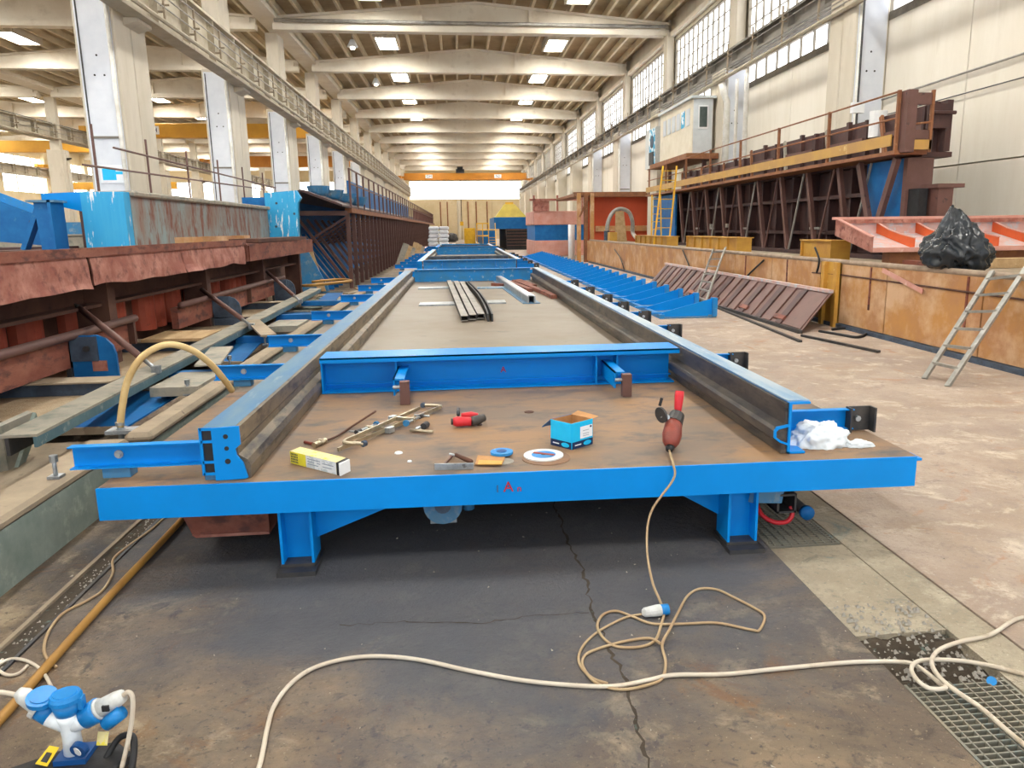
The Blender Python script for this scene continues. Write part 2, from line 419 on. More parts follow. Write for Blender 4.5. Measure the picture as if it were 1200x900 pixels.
# ---- right wall
WX = 9.5
wr = sroot('wall_right')
B().box(WX + .12, WX + .3, 0, 116, 0, 11.4).build('backing', 'concrete', wr)
src = {}
wn = 0
def window(n, y0, y1, z0, z1, nv, nh, glow, x=WX):
    w_ = sroot('window_%d' % n)
    B().box(x + .1, x + .11, y0 + .05, y1 - .05, z0 + .05, z1 - .05).build('pane', glow, w_)
    B().box(x, x + .1, y0, y1, z0, z0 + .06).box(x, x + .1, y0, y1, z1 - .06, z1).box(x, x + .1, y0, y0 + .06, z0, z1).box(x, x + .1, y1 - .06, y1, z0, z1).build('frame', 'window_frame', w_)
    f = B().box(x + .02, x + .09, y0 + .03, y0 + .06, z0, z1).build('mullion', 'window_frame', w_)
    for k in range(1, nv): inst(f, w_, (0, (y1 - y0) * k / nv, 0))
    f = B().box(x + .03, x + .08, y0, y1, z0 + .01, z0 + .035).build('transom', 'window_frame', w_)
    for k in range(1, nh): inst(f, w_, (0, 0, (z1 - z0) * k / nh))
for i in range(12):
    y0, y1 = YB[i + 2] + .6, YB[i + 3] - .6
    if i == 0: y0 = 2.0
    ym = (y0 + y1) / 2
    if i == 0: segs = [(2, 6.2), (6.2, 10.4), (10.4, 14.05), (14.05, y1)]
    else: segs = [(y0, ym), (ym, y1)]
    for a, c in segs:
        B().box(WX, WX + .12, a + .012, c - .012, 2.65, 5.98).build('wall_panel', 'wall_cream', wr)
        B().box(WX, WX + .12, a + .012, c - .012, 0, 2.62).build('wall_panel', 'wall_cream', wr)
    B().box(WX - .02, WX + .12, y0, y1, 5.9, 6.02).build('sill', 'window_frame', wr)
    B().box(WX, WX + .12, y0, y1, 6.66, 7.3).build('spandrel', 'wall_cream', wr)
    B().box(WX, WX + .12, y0, y1, 9.35, 11.0).build('upper_panel', 'concrete', wr)
    wn += 1; window(wn, y0, y1, 6.02, 6.66, 9, 1, 'window_glow')
    wn += 1; window(wn, y0, y1, 7.3, 9.35, 12, 4, 'window_glow')
# ---- far wall
wf = sroot('wall_back')
FW = 115.0
for x0 in (-42, -35, -28, -21, -14.2): B().box(x0 + .03, x0 + 6.97, FW, FW + .2, 0, 5.72).build('wall_panel', 'wall_far', wf)
for x0, x1 in ((-7.2, -3.4), (-3.4, .4), (.4, 4.9), (4.9, 9.5)):
    B().box(x0 + .03, x1 - .03, FW, FW + .2, 2.9, 5.72).build('wall_panel', 'wall_far', wf)
    B().box(x0 + .03, x1 - .03, FW, FW + .2, 0, 2.86).build('wall_panel', 'wall_far', wf)
B().box(-42, 9.6, FW + .2, FW + .4, 0, 12).build('backing', 'wall_far', wf)
B().box(-42, 9.5, FW, FW + .2, 8.35, 12).build('upper_panel', 'wall_far', wf)
for a, c in ((-41.5, -25), (-24, -8), (-6.9, 9.3)):
    wn += 1; w_ = sroot('window_%d' % wn)
    B().box(a, c, FW + .12, FW + .14, 5.74, 8.33).build('pane', 'far_glow', w_)
    B().box(a, c, FW - .02, FW + .1, 5.7, 5.78).box(a, c, FW - .02, FW + .1, 8.3, 8.38).build('frame', 'window_frame', w_)
# ---- left far wall
wl = sroot('wall_left')
B().box(-42.4, -42.2, 20, 115, 0, 12).build('backing', 'wall_far', wl)
for i in range(2, 12):
    y0, y1 = YB[i + 2], YB[i + 3]
    B().box(-42.2, -42, y0 + .03, y1 - .03, 0, 5.55).build('wall_panel', 'wall_far', wl)
    B().box(-42.2, -42, y0 + .03, y1 - .03, 8.9, 11.8).build('upper_panel', 'wall_far', wl)
    B().box(-42.0, -41.6, y0 - .4, y0 + .4, 0, 10).build('pilaster', 'wall_far', wl)
wn += 1; w_ = sroot('window_%d' % wn)
B().box(-42.15, -42.12, 22, 114, 5.55, 8.9).build('pane', 'far_glow', w_)
mb = B().box(-42.1, -42.02, 24, 24.1, 5.55, 8.9).build('mullion', 'window_frame', w_)
for k in range(1, 32): inst(mb, w_, (0, 2.83 * k, 0))

# ---- ceiling: deck, ribs, arched beams, skylights
ce = sroot('ceiling')
BAYS = [(-7.3, 9.3), (-24.2, -8.0), (-41.6, -25.0)]
ZE, ZC = 10.15, 10.85
for bi, (a, c) in enumerate(BAYS):
    mid = (a + c) / 2
    for x0, x1, z0, z1 in ((a - .4, mid, ZE + .3, ZC + .3), (mid, c + .4, ZC + .3, ZE + .3)):
        B().py([(x0, z0), (x1, z1), (x1, z1 + .12), (x0, z0 + .12)], -12, 115.2).build('deck', 'concrete_deck', ce)
    n = 21
    for k in range(n):
        x = a + .3 + (c - a - .6) * k / (n - 1); z = ZE + (ZC - ZE) * (1 - abs(x - mid) / ((c - a) / 2))
        B().box(x - .055, x + .055, -12, 115, z + .02, z + .32).build('rib', 'concrete_rib', ce)
    # beam
    pr = [(a, 9.86), (a, ZE), (mid, ZC), (c, ZE), (c, 9.86)]
    f = B().py(pr, -.09, .09).box(a, c, -.24, .24, 9.62, 9.86)
    f.py([(a, ZE - .1), (mid, ZC - .1), (c, ZE - .1), (c, ZE), (mid, ZC), (a, ZE)], -.2, .2)
    for t in (.0, .36, .64, 1.0):
        x = a + (c - a) * t; x = min(max(x, a + .3), c - .3); z = ZE + (ZC - ZE) * (1 - abs(x - mid) / ((c - a) / 2))
        f.box(x - .1, x + .1, -.2, .2, 9.7, z - .05)
    f = f.build('roof_beam', 'concrete_beam', ce); f.location.y = YB[0]
    for y in YB[1:]: inst(f, ce, (0, y - YB[0], 0))
    # skylights
    for sx in ((-3.2, 5.1), (-20.2, -11.0), (-37, -28.3))[bi]:
        z = ZE + (ZC - ZE) * (1 - abs(sx - mid) / ((c - a) / 2))
        g = B().box(sx - .45, sx + .45, -1.2, 1.2, z - .02, z + .0)
        g = g.build('skylight_pane', 'skylight_glow', ce); g.location.y = 31.8 - 34.2
        fr = B().box(sx - .55, sx - .45, -1.3, 1.3, z - .06, z + .35).box(sx + .45, sx + .55, -1.3, 1.3, z - .06, z + .35).box(sx - .55, sx + .55, -1.32, -1.2, z - .06, z + .35).box(sx - .55, sx + .55, 1.2, 1.32, z - .06, z + .35)
        fr = fr.build('skylight_frame', 'concrete_beam', ce); fr.location.y = 31.8 - 34.2
        for k in range(1, 14):
            inst(g, ce, (0, 8.55 * k, 0)); inst(fr, ce, (0, 8.55 * k, 0))
B().box(-7.9, -7.1, -12, 115, 10.0, 10.4).build('valley_beam', 'concrete_beam', ce)
B().box(-25.1, -24.0, -12, 115, 10.0, 10.4).build('valley_beam', 'concrete_beam', ce)
B().box(9.3, 9.5, 0, 115, 9.5, 9.7).build('edge_beam', 'concrete_beam', ce)
B().tube([(-7.2, 34.25, 9.95), (9.1, 34.25, 9.95)], .07, 8).build('beam_pipe', 'pipe_grey', ce, smooth=True)
# hanging lamps under the deck
k = 0
for x, y in ((-4.4, 36.5), (-19.0, 36.0), (-19.0, 44.5), (-4.3, 45.3), (-12.5, 45.0)):
    t = thing('hanging_lamp', ['white bell-shaped lamp hanging left of the ceiling skylights in the main hall', 'white bell-shaped lamp hanging in the left bay nearest the top left corner', 'white lamp hanging in the left bay just left of the first pillar',
              'second white lamp hanging in the main hall farther down the left skylight line', 'white lamp hanging in the left bay just right of the second pillar'][k], 'lamp', (x, y, 9.7)); k += 1
    mid_ = 1.0 if x > -7 else -16.1
    B().cyl((x, y, 9.75), (x, y, 10.5 + .7 * (1 - abs(x - mid_) / 8.2)), .02, 6).build('stem', 'girder_grey', t)
    B().cyl((x, y, 9.45), (x, y, 9.75), .24, 12, .09).build('shade', 'white', t, smooth=True)
    B().cyl((x, y, 9.36), (x, y, 9.45), .1, 10, .1).build('bulb', 'lamp_glow', t, smooth=True)

# ---- pillars
def pillar(x0, x1, y0, depth, label, group=None, facing=True, ztop=9.7, side=1):
    t = thing('concrete_pillar', label, 'pillar', ((x0 + x1) / 2, y0, 0), 0, group)
    h = depth / 2
    zt = 6.6 if side > 0 else 6.56
    B().box(x0, x1, y0, y0 + h - .02, 0, zt).build('shaft', 'concrete', t, bevel=.02)
    B().box(x0, x1, y0 + h + .02, y0 + depth, 0, zt).build('shaft', 'concrete', t, bevel=.02)
    u0, u1 = (x0 + .12, x1 - .2) if side > 0 else (x0 + .45, x1)
    B().box(u0, u1, y0 + .25, y0 + depth - .3, zt, ztop).build('upper_shaft', 'concrete', t, bevel=.02)
    B().box(x0 + .05, x1 - .05, y0 + h - .03, y0 + h + .03, 0, 6.1).build('joint_filler', 'dark_steel', t)
    xe = x1 if side > 0 else x0
    if side > 0: B().prism([(xe - .1, 5.95), (xe + .3, 6.07), (xe + .3, 6.14), (xe - .1, 6.14)], lambda u, v, s: (u, s, v), y0 + .5, y0 + depth - .4).build('corbel', 'concrete', t)
    if facing:
        B().box(x0 + .06, x1 - .06, y0 - .03, y0 + .01, 0, 6.5).build('white_facing', 'white_facing', t)
        B().box(x0 + .10, x0 + .125, y0 - .045, y0 - .028, 0, 6.45).build('dark_seam', 'dark_steel', t)
        B().box(x0 + .1, x1 - .1, y0 - .05, y0 - .028, 3.55, 3.6).build('strap', 'girder_grey', t)
        B().tube([(xe - .1 * side, y0 - .07, 0), (xe - .1 * side, y0 - .07, 6.4)], .045, 8).build('downpipe', 'pipe_white', t, smooth=True)
        for hx, hz in ((.5, 5.25), (.4, 4.85), (.64, 4.85)):
            B().cyl((x0 + (x1 - x0) * hx, y0 - .036, hz), (x0 + (x1 - x0) * hx, y0 - .028, hz), .022, 8).build('bolt_hole', 'black', t)
    return t
ordn = ['nearest', 'second', 'third', 'fourth', 'fifth', 'sixth']
LP = [18.2 + 8.4 * k for k in range(12)]
for k, y in enumerate(LP):
    if k == 0: lb = 'large white-faced concrete pillar at upper left, behind the blue-ended rusty box girder'
    elif k < 5: lb = '%s white-faced concrete pillar along the left side of the main hall' % ordn[k]
    else: lb = 'far concrete pillars of the left row beyond the fifth, closing up in perspective'
    p = pillar(-7.95, -7.12, y, 1.7, lb, 'far left row pillars' if k >= 5 else None, facing=k < 6)
    if k == 0:
        B().box(-7.75, -7.22, y - .05, y - .03, 2.62, 3.0).build('paper_notice', 'label_white', p); B().box(-7.7, -7.42, y - .055, y - .051, 2.68, 2.92).box(-7.42, -7.28, y - .055, y - .051, 2.8, 2.86).build('notice_print', 'box_cyan', p)
for k in range(12):
    y = 16.9 + 8.5 * k
    if k == 0: lb = 'wide white concrete pillar on the right wall behind the brown mould walkway'
    elif k < 5: lb = '%s concrete pillar on the right wall, counted from the camera' % ordn[k]
    else: lb = 'far right wall pillars beyond the fifth, seen edge-on near the hall end'
    pillar(8.72, 9.5, y, 1.2, lb, 'far right wall pillars' if k >= 5 else None, facing=k < 5, side=-1)
for k in range(3, 12):
    y = 9.1 + 8.5 * k + (0 if k else 0)
    lb = {3: 'concrete pillar dividing the left bays, nearest one visible at the left edge', 4: 'concrete pillar dividing the left bays, just left of the large white pillar'}.get(k, 'farther concrete pillars dividing the two left bays, seen between the main row')
    pillar(-25.0, -24.1, y, .9, lb, None if k < 5 else 'pillars dividing the left bays', facing=False)

# ---- crane runways
def runway(x, s, z0, z1, y0, label, mat_w, third=True):
    t = thing('crane_runway', label, 'runway', (x, y0, z0))
    B().ibeam((x, y0, (z0 + z1) / 2), (x, 114.5, (z0 + z1) / 2), .42, z1 - z0, .05, .07).build('girder', mat_w, t)
    B().box(x - .04, x + .04, y0, 114.5, z1, z1 + .08).build('crane_rail', 'dark_steel', t)
    xe = x + s * .34
    zo = 0 if s > 0 else -.38
    for dz, r in ((.1, .05), (.42, .018), (.66, .018), (.9, .018)) if s > 0 else ((.02, .06), (.16, .016), (.25, .016), (.62, .012)):
        B().tube([(xe, y0, z0 + dz + zo), (xe, 114.5, z0 + dz + zo)], r, 6).build('conductor_pipe', 'pipe_grey' if r < .04 else 'girder_beige', t)
    st = B().box(min(x + s * .2, xe), max(x + s * .2, xe), y0, y0 + .04, z0 + .3, z0 + .34).box(xe - .02, xe + .02, y0 - .02, y0 + .03, z0 + .1 + zo, z0 + .95 + zo * .9).box(xe - .08, xe + .12, y0 - .0, y0 + .03, z0 + .44 + zo * .6, z0 + .48 + zo * .6).build('bracket', 'brown_dusty', t)
    for k in range(1, int((114 - y0) / 2.1)): inst(st, t, (0, 2.1 * k, 0))
    s2 = B().box(x - .2, x + .2, y0, y0 + .03, z0 + .05, z1 - .05).build('stiffener', mat_w, t)
    for k in range(1, int((114 - y0) / 2.1)): inst(s2, t, (0, 2.1 * k, 0))
    return t
runway(-6.85, 1, 6.15, 7.4, 9, 'beige crane runway girder on the left pillars running down the main hall', 'girder_beige')
runway(9.0, -1, 6.58, 7.1, 6, 'grey crane runway girder along the right wall under the upper windows', 'girder_grey')
runway(-24.6, 1, 7.15, 8.1, 20, 'crane runway girder on the pillars between the left bays', 'girder_beige')
runway(-41.2, 1, 7.0, 7.9, 30, 'crane runway girder along the far left wall across bright windows', 'girder_beige')

# ---- bridge cranes
def crane(x0, x1, y, z0, z1, mat, label, hx=None, cable=None, lab=(), ends=()):
    t = thing('bridge_crane', label, 'crane', ((x0 + x1) / 2, y, z0))
    B().box(x0, x1, y - .25, y + .25, z0, z1).build('girder', mat, t, bevel=.02)
    B().box(x0, x1, y - .32, y + .32, z0 - .04, z0).build('bottom_flange', mat, t)
    for ex, ez in ends:
        B().box(ex - .18, ex + .18, y - 1.3, y + 1.3, ez + .005, ez + .32).build('end_truck', mat, t)
        g = x0 if abs(ex - x0) < abs(ex - x1) else x1
        B().box(min(ex, g), max(ex, g), y - .25, y + .25, ez + .1, ez + .32).build('hanger', mat, t)
        B().box(g - .08, g + .08, y - .25, y + .25, z0, ez + .32).build('hanger', mat, t)
    if hx is not None:
        h = B().box(hx - .5, hx + .5, y - .45, y + .45, z1 + .05, z1 + .45).cyl((hx - .35, y - .3, z1 + .5), (hx + .35, y - .3, z1 + .5), .25, 10).build('hoist', 'black', t)
    for i, lx in enumerate(lab):
        B().box(lx - .42, lx + .42, y - .27, y - .25, z0 + .18, z1 - .18).build('name_plate', 'label_white', t)
        text_mesh('plate_lettering', 'GH' if i == 0 else 'N2', 'black', t, Vector((lx, y - .275, (z0 + z1) / 2)), .42, FRONT, .004)
    if cable:
        B().cyl((hx, y, cable), (hx, y, z0), .05, 6).build('hoist_rope', 'dark_steel', t)
        B().box(hx - .2, hx + .2, y - .15, y + .15, cable - .5, cable).build('hook_block', 'yellow', t)
crane(-6.35, 8.4, 96, 7.37, 8.15, 'crane_orange', 'yellow bridge crane spanning the far end of the main hall', .35, 2.4, (-3.4, 4.9), ((-6.85, 7.48), (9.0, 7.18)))
crane(-23.9, -8.2, 57, 7.9, 8.8, 'crane_yellow', 'yellow bridge crane with white plate in the left bay behind the nearest pillar', -22, None, (-20.5, -12.2), ((-24.6, 8.18),))
crane(-40.7, -26.0, 67, 7.9, 8.75, 'crane_yellow', 'yellow bridge crane in the farthest left bay at the left edge', -31.5, None, (-37.3,), ((-41.2, 7.98),))
crane(-23.9, -8.2, 81, 7.8, 8.8, 'crane_orange', 'orange bridge crane deeper in the left bay behind the second pillar', None, None, (), ((-24.6, 8.18),))
crane(-40.4, -28.6, 84, 5.9, 6.55, 'crane_yellow', 'small yellow jib girder low in the farthest left bay', None, None, (), ((-41.2, 7.98),))
# ================================================================ the blue table and its formwork frame
T = .45
tb = thing('steel_worktable', 'long blue steel worktable with brown steel top in the centre foreground', 'table', (.27, 3.35, 0))
B().pz([(-1.62, 3.38), (2.16, 3.30), (2.16, 5.40), (-1.62, 5.40)], T - .012, T).build('top_plate', 'plate', tb)
B().box(-1.62, 2.16, 5.405, 11.2, T - .012, T).build('top_plate', 'plate_far', tb)
B().box(-1.62, 2.16, 11.205, 16.9, T - .012, T).build('top_plate', 'plate_far', tb)
# front channel: web, lips
def skew(x0, x1, y, th, z0, z1):
    f = lambda x: y + (x + 1.62) / 3.78 * -.08
    return [(x0, f(x0) - th, z0), (x1, f(x1) - th, z0), (x1, f(x1), z0), (x0, f(x0), z0), (x0, f(x0) - th, z1), (x1, f(x1) - th, z1), (x1, f(x1), z1), (x0, f(x0), z1)]
BF = [(0, 3, 2, 1), (4, 5, 6, 7), (0, 1, 5, 4), (1, 2, 6, 5), (2, 3, 7, 6), (3, 0, 4, 7)]
fb = B().add(skew(-1.62, 2.15, 3.375, .012, .305, T + .002), BF).add(skew(-1.60, 2.13, 3.47, .10, .305, .317), BF).add(skew(-1.62, 2.18, 3.47, .10, T - .02, T - .008), BF)
fb = fb.build('front_channel', 'blue', tb)
text_mesh('painted_mark', 'A', 'red_mark', tb, Vector((.185, 3.319, .385)), .07, FRONT)
text_mesh('painted_mark', 'l', 'navy', tb, Vector((.135, 3.319, .378)), .05, FRONT)
text_mesh('painted_mark', 'n', 'red_mark', tb, Vector((.235, 3.319, .376)), .045, FRONT)
def leg(x, y, par):
    w_, d = .15, .16
    l = B().box(x, x + .012, y, y + d, .03, .43).box(x + w_ - .012, x + w_, y, y + d, .03, .43).box(x + .012, x + w_ - .012, y + d * .5 - .005, y + d * .5 + .005, .03, .43).build('leg', 'blue', par)
    B().box(x - .002, x + w_ + .002, y - .005, y + d + .005, .022, .034).build('foot_pad', 'dark_steel', l)
    B().box(x - .01, x + w_ + .015, y - .07, y + d + .03, 0, .022).build('base_plate', 'dark_steel', l)
    return l
leg(-.87, 3.40, tb); leg(1.25, 3.36, tb)
for y in (6.1, 8.9, 11.7, 14.5, 16.4): leg(-.87, y, tb); leg(1.25, y, tb)
for y in (3.50, 6.18, 8.98, 11.78, 14.58, 16.48):
    B().py([(-.72, .12), (-.25, .30), (.95, .30), (1.26, .12), (1.26, .43), (-.72, .43)], y, y + .012).build('cross_girder', 'blue', tb)
for x in (-1.25, 1.0): B().box(x, x + .012, 3.5, 16.8, .25, .43).build('stringer', 'blue', tb)
B().py([(-1.40, .19), (-.99, .19), (-.99, .085), (-1.36, .085)], 3.70, 16.5).build('side_box_beam', 'rust', tb)
B().py([(-1.36, .085), (-.99, .085), (-.99, .07), (-1.34, .07)], 3.69, 16.5).build('side_box_lip', 'rust_pink', tb)
# square tube, round tube and red hose beside right leg
t = B()
for a in ((1.55, 1.56, .12, .22), (1.64, 1.65, .12, .22), (1.55, 1.65, .12, .13), (1.55, 1.65, .21, .22)): t.box(a[0], a[1], 3.48, 9.5, a[2], a[3])
t.build('square_tube', 'dark_steel', tb)
B().cyl((1.71, 3.5, .115), (1.71, 9.0, .115), .028, 12).build('round_tube', 'dark_steel', tb, smooth=True)
B().cyl((1.71, 3.47, .115), (1.71, 3.5, .115), .036, 12).build('round_tube_cap', 'blue_deep', tb, smooth=True)
B().bar((1.38, 3.40, .27), (1.58, 3.50, .22), .02, .10).build('tube_bracket', 'blue_dusty', tb)
tag(B().tube(smooth_path([(1.49, 3.62, .15), (1.50, 3.56, .09), (1.55, 3.52, .06), (1.61, 3.50, .065), (1.64, 3.50, .10), (1.64, 3.52, .14)]), .012, 8).build('red_hose', 'red', smooth=True),
    'short red hose looped under the square tube beside the right table leg', 'hose')
# vibrator below the table
vb = thing('vibrator_motor', 'round grey blue vibrator motor hanging under the front of the worktable', 'motor', (-.12, 3.6, .2))
B().cyl((-.125, 3.60, .215), (-.125, 3.85, .215), .085, 20).build('housing', 'rail_top_blue', vb, smooth=False)
B().cyl((-.125, 3.575, .215), (-.125, 3.605, .215), .095, 20).build('flange', 'blue_dusty', vb)
B().cyl((-.125, 3.56, .22), (-.125, 3.58, .22), .04, 14).build('cover_cap', 'navy', vb)
B().box(-.19, -.06, 3.6, 3.8, .115, .135).build('foot', 'steel', vb)
B().cyl((0, 3.64, .17), (0, 3.64, .27), .03, 12).build('junction_box', 'blue_dusty', vb, smooth=True)
B().box(-.2, -.05, 3.62, 3.85, .27, .437).build('bracket', 'blue_dusty', vb)

# ---- formwork frame
def frame(y0, y1, arms_l, arms_r, label, detail=True, first=True, xl=0.0):
    fr = thing('formwork_frame', label, 'frame', (.25, y0, T))
    z = T + .002
    # left rail: blue box channel with two inner slots at the outside and a profiled inner face
    pl = [(-1.175, z), (-1.175, .69), (-1.035, .69), (-1.035, z)]
    B().py(pl, y0, y1).build('side_rail', 'rail_top_blue' if detail else 'blue', fr)
    inner = [(-1.033, .69), (-1.012, .69), (-1.012, .615), (-1.022, .60), (-1.022, .565), (-.985, .54), (-.972, .51), (-.978, z), (-1.033, z)]
    B().py(inner, y0 + .005, y1).build('rail_face_plate', 'rail_face', fr)
    if detail:
        ep = B()
        ep.py([(-1.125, z), (-1.125, .695), (-1.005, .70), (-1.005, .615), (-1.03, .595), (-1.025, .565), (-1.0, .53), (-.985, .46), (-1.0, .455)], y0 - .014, y0 - .002)
        for a, c in ((.50, .545), (.565, .625), (.645, .69)):
            pass
        e = ep.build('end_plate', 'blue', fr)
        for hz, r in ((.655, .011), (.60, .010), (.54, .0125)):
            B().cyl((-1.065, y0 - .016, hz), (-1.065, y0 - .0135, hz), r, 12).build('hole', 'black', e)
        so = B()
        for zz in (.485, .54, .635, .692): so.box(-1.175, -1.125, y0 - .012, y0 - .001, zz - .008, zz + .004)
        so.box(-1.18, -1.168, y0 - .012, y0 - .001, .477, .696).build('slot_frame', 'blue', e)
        B().box(-1.168, -1.125, y0 - .004, y0 - .001, .48, .69).build('slot', 'black', e)
    # right rail: open blue channel + inner profiled steel face
    ch = B().box(1.56, 1.572, y0, y1, z, .70).box(1.56, 1.665, y0, y1, .70, .71).box(1.56, 1.65, y0, y1, z, z + .01)
    ch = ch.build('side_rail', 'blue', fr)
    B().box(1.556, 1.667, y0 + .02, y1, .71, .716).build('rail_top_strip', 'rail_top', fr)
    inn = [(1.56, .705), (1.543, .705), (1.543, .60), (1.50, .585), (1.488, .57), (1.488, .53), (1.515, .51), (1.53, .495), (1.53, z), (1.56, z)]
    B().py(inn, y0 + .012, y1).build('rail_face_plate', 'rail_face_dark', fr)
    if detail:
        B().py([(1.56, .60), (1.50, .59), (1.488, .57), (1.488, .535), (1.52, .51), (1.56, .495), (1.56, .505), (1.527, .518), (1.50, .538), (1.50, .566), (1.51, .577), (1.56, .588)], y0, y0 + .012).build('end_lip', 'blue', fr)
    # arms left
    def arm_l(y, L=-1.785):
        a = B().box(L, -1.175, y, y + .006, .50, .605).box(L, -1.175, y - .045, y, .60, .606).box(L, -1.175, y - .045, y, .50, .506)
        a = a.build('outrigger_arm', 'blue', fr)
        bx = L + .2
        bo = B().cyl((bx, y - .008, .555), (bx, y, .555), .020, 10).cyl((bx, y - .02, .555), (bx, y - .008, .555), .013, 6).build('bolt', 'steel', a)
        B().box(bx - .07, bx + .05, y - .03, y + .05, T + .001, .497).build('support_pad', 'blue_dusty', a)
        return a
    if arms_l:
        a0 = arm_l(arms_l[0])
        for y in arms_l[1:]:
            inst(a0, fr, (0, y - arms_l[0], 0))
    if arms_r:
        y = arms_r[0]
        a = B().box(1.572, 2.08, y, y + .006, .465, .575).box(1.572, 2.08, y - .04, y, .57, .576).box(1.572, 2.08, y - .04, y, .465, .471).build('outrigger_arm', 'blue', fr)
        B().box(2.05, 2.19, y - .012, y - .002, T + .002, .585).box(2.18, 2.19, y - .07, y - .01, T + .002, .585).box(2.05, 2.06, y - .06, y - .01, T + .002, .585).build('end_bracket', 'dark_steel', a)
        B().cyl((2.11, y - .03, .52), (2.11, y - .012, .52), .016, 8).build('bolt', 'steel', a)
        for yy in arms_r[1:]: inst(a, fr, (0, yy - y, 0))
    return fr
fr = frame(3.42, 16.5, [3.55, 5.62, 7.2, 9.3, 11.6, 13.6, 15.6], [3.80, 5.65, 7.44, 8.7, 9.87, 11.0, 12.5, 14.2],
           'large blue formwork frame with two long dark-faced rails lying on the worktable')
# near cross beam (channel opening to the camera)
cb = B().box(-.97, 1.49, 5.34, 5.352, T, .69).box(-.97, 1.53, 5.20, 5.50, .69, .70).box(-.97, 1.53, 5.20, 5.21, .665, .70).box(-.97, 1.50, 5.22, 5.352, T + .002, T + .012).box(-.97, 1.50, 5.315, 5.34, .49, .497)
cb = cb.build('cross_beam', 'blue', fr)
for x in (-.97, -.47, .93, 1.08): B().box(x, x + .012, 5.23, 5.34, T + .01, .69).build('stiffener', 'blue', cb)
for x in (-.455, .99):
    ar = B().box(x, x + .01, 4.86, 5.34, .50, .61).box(x, x + .07, 4.86, 5.34, .60, .61).build('bracket_arm', 'blue', fr)
    B().box(x + .045, x + .105, 4.80, 4.86, .452, .60).build('stop_block', 'mould_post', ar)
    B().cyl((x - .0, 4.84, .56), (x + .045, 4.84, .56), .012, 8).build('bolt', 'steel', ar)
text_mesh('painted_mark', 'A', 'red_mark', fr, Vector((.28, 5.335, .56)), .06, FRONT)
B().box(-.97, 1.49, 16.42, 16.5, T + .002, .70).box(-.97, 1.49, 16.36, 16.5, .70, .712).build('cross_beam', 'blue_worn', fr)

# things lying inside the frame
def steel_bundle():
    for i, (x0, y0, x1, y1, lb) in enumerate([(.03, 9.1, -.24, 17.0 - 1.4, 'left grey box tube of the long bundle lying inside the frame'),
                                              (.13, 9.2, -.10, 15.4, 'middle grey box tube of the long bundle lying inside the frame'),
                                              (.23, 9.3, .02, 15.2, 'right grey box tube of the long bundle inside the frame')]):
        t = thing('box_tube', lb, 'tube', (x0, y0, T)); p, q = Vector((x0, y0, T + .05)), Vector((x1, y1, T + .05))
        for dx, dz, w_, h in ((0, .028, .085, .006), (0, -.028, .085, .006), (-.04, 0, .006, .06), (.04, 0, .006, .06)):
            o = Vector((dx, 0, dz)); B().bar(p + o, q + o, w_, h).build('wall', 'dark_steel' if dx else 'pipe_grey', t)
    for i, (dx, lb) in enumerate([(0, 'inner curved grey steel strip leaning off the right of the tube bundle'), (.05, 'outer curved grey steel strip right of the tube bundle')]):
        pts = smooth_path([(.31 + dx, 9.1, T + .05), (.30 + dx, 10.5, T + .05), (.24 + dx, 12.5, T + .05), (.1 + dx, 15.0, T + .05)], 5)
        b = B()
        for j in range(len(pts) - 1): b.bar(pts[j], pts[j + 1], .02, .09)
        tag(b.build('curved_strip', 'dark_steel'), lb, 'strip')
steel_bundle()
def strip(x0, x1, y, w_, lb): tag(B().box(x0, x1, y, y + w_, T, T + .02).build('white_strip', 'steel'), lb, 'strip')
strip(-.62, -.08, 11.2, .42, 'short bright steel strip left of the tube bundle, nearer the camera')
strip(.36, .66, 11.3, .42, 'short bright steel strip right of the tube bundle')
strip(-.80, -.12, 14.4, .35, 'short bright steel strip left of the tube bundle, farther away')
tag(B().box(.30, .85, 14.2, 14.5, T, T + .02).build('flat_plate', 'rail_top'), 'flat grey plate lying behind the right steel channel', 'plate')
t = thing('steel_channel', 'grey steel channel lying right of the tube bundle inside the frame', 'channel', (1.0, 11, T))
p, q = Vector((1.03, 11.2, T)), Vector((.80, 16.2, T))
B().bar(p + Vector((0, 0, .006)), q + Vector((0, 0, .006)), .26, .012).build('base_flange', 'rail_top_blue', t)
B().bar(p + Vector((-.05, 0, .06)), q + Vector((-.05, 0, .06)), .02, .1).build('web', 'steel', t)
B().bar(p + Vector((.05, 0, .06)), q + Vector((.05, 0, .06)), .02, .1).build('web', 'steel', t)
B().bar(p + Vector((0, .1, .11)), q + Vector((0, 0, .11)), .1, .015).build('top_flange', 'steel', t)
for i, (a, c, lb) in enumerate([((1.1, 15.8), (1.42, 12.6), 'long red-brown timber offcut nearest the right rail'), ((1.0, 15.4), (1.20, 13.3), 'red-brown timber offcut just right of the steel channel'),
                            ((.62, 14.9), (.83, 14.6), 'small red-brown scrap left of the steel channel'), ((1.42, 12.7), (1.45, 11.9), 'short red-brown block at the near end of the offcuts'), ((1.2, 15.9), (1.36, 14.2), 'thin red-brown offcut between two longer ones')]):
    tag(B().bar((a[0], a[1], T + .03), (c[0], c[1], T + .03), .10, .055).build('timber_offcut', 'rust'), lb, 'offcut')

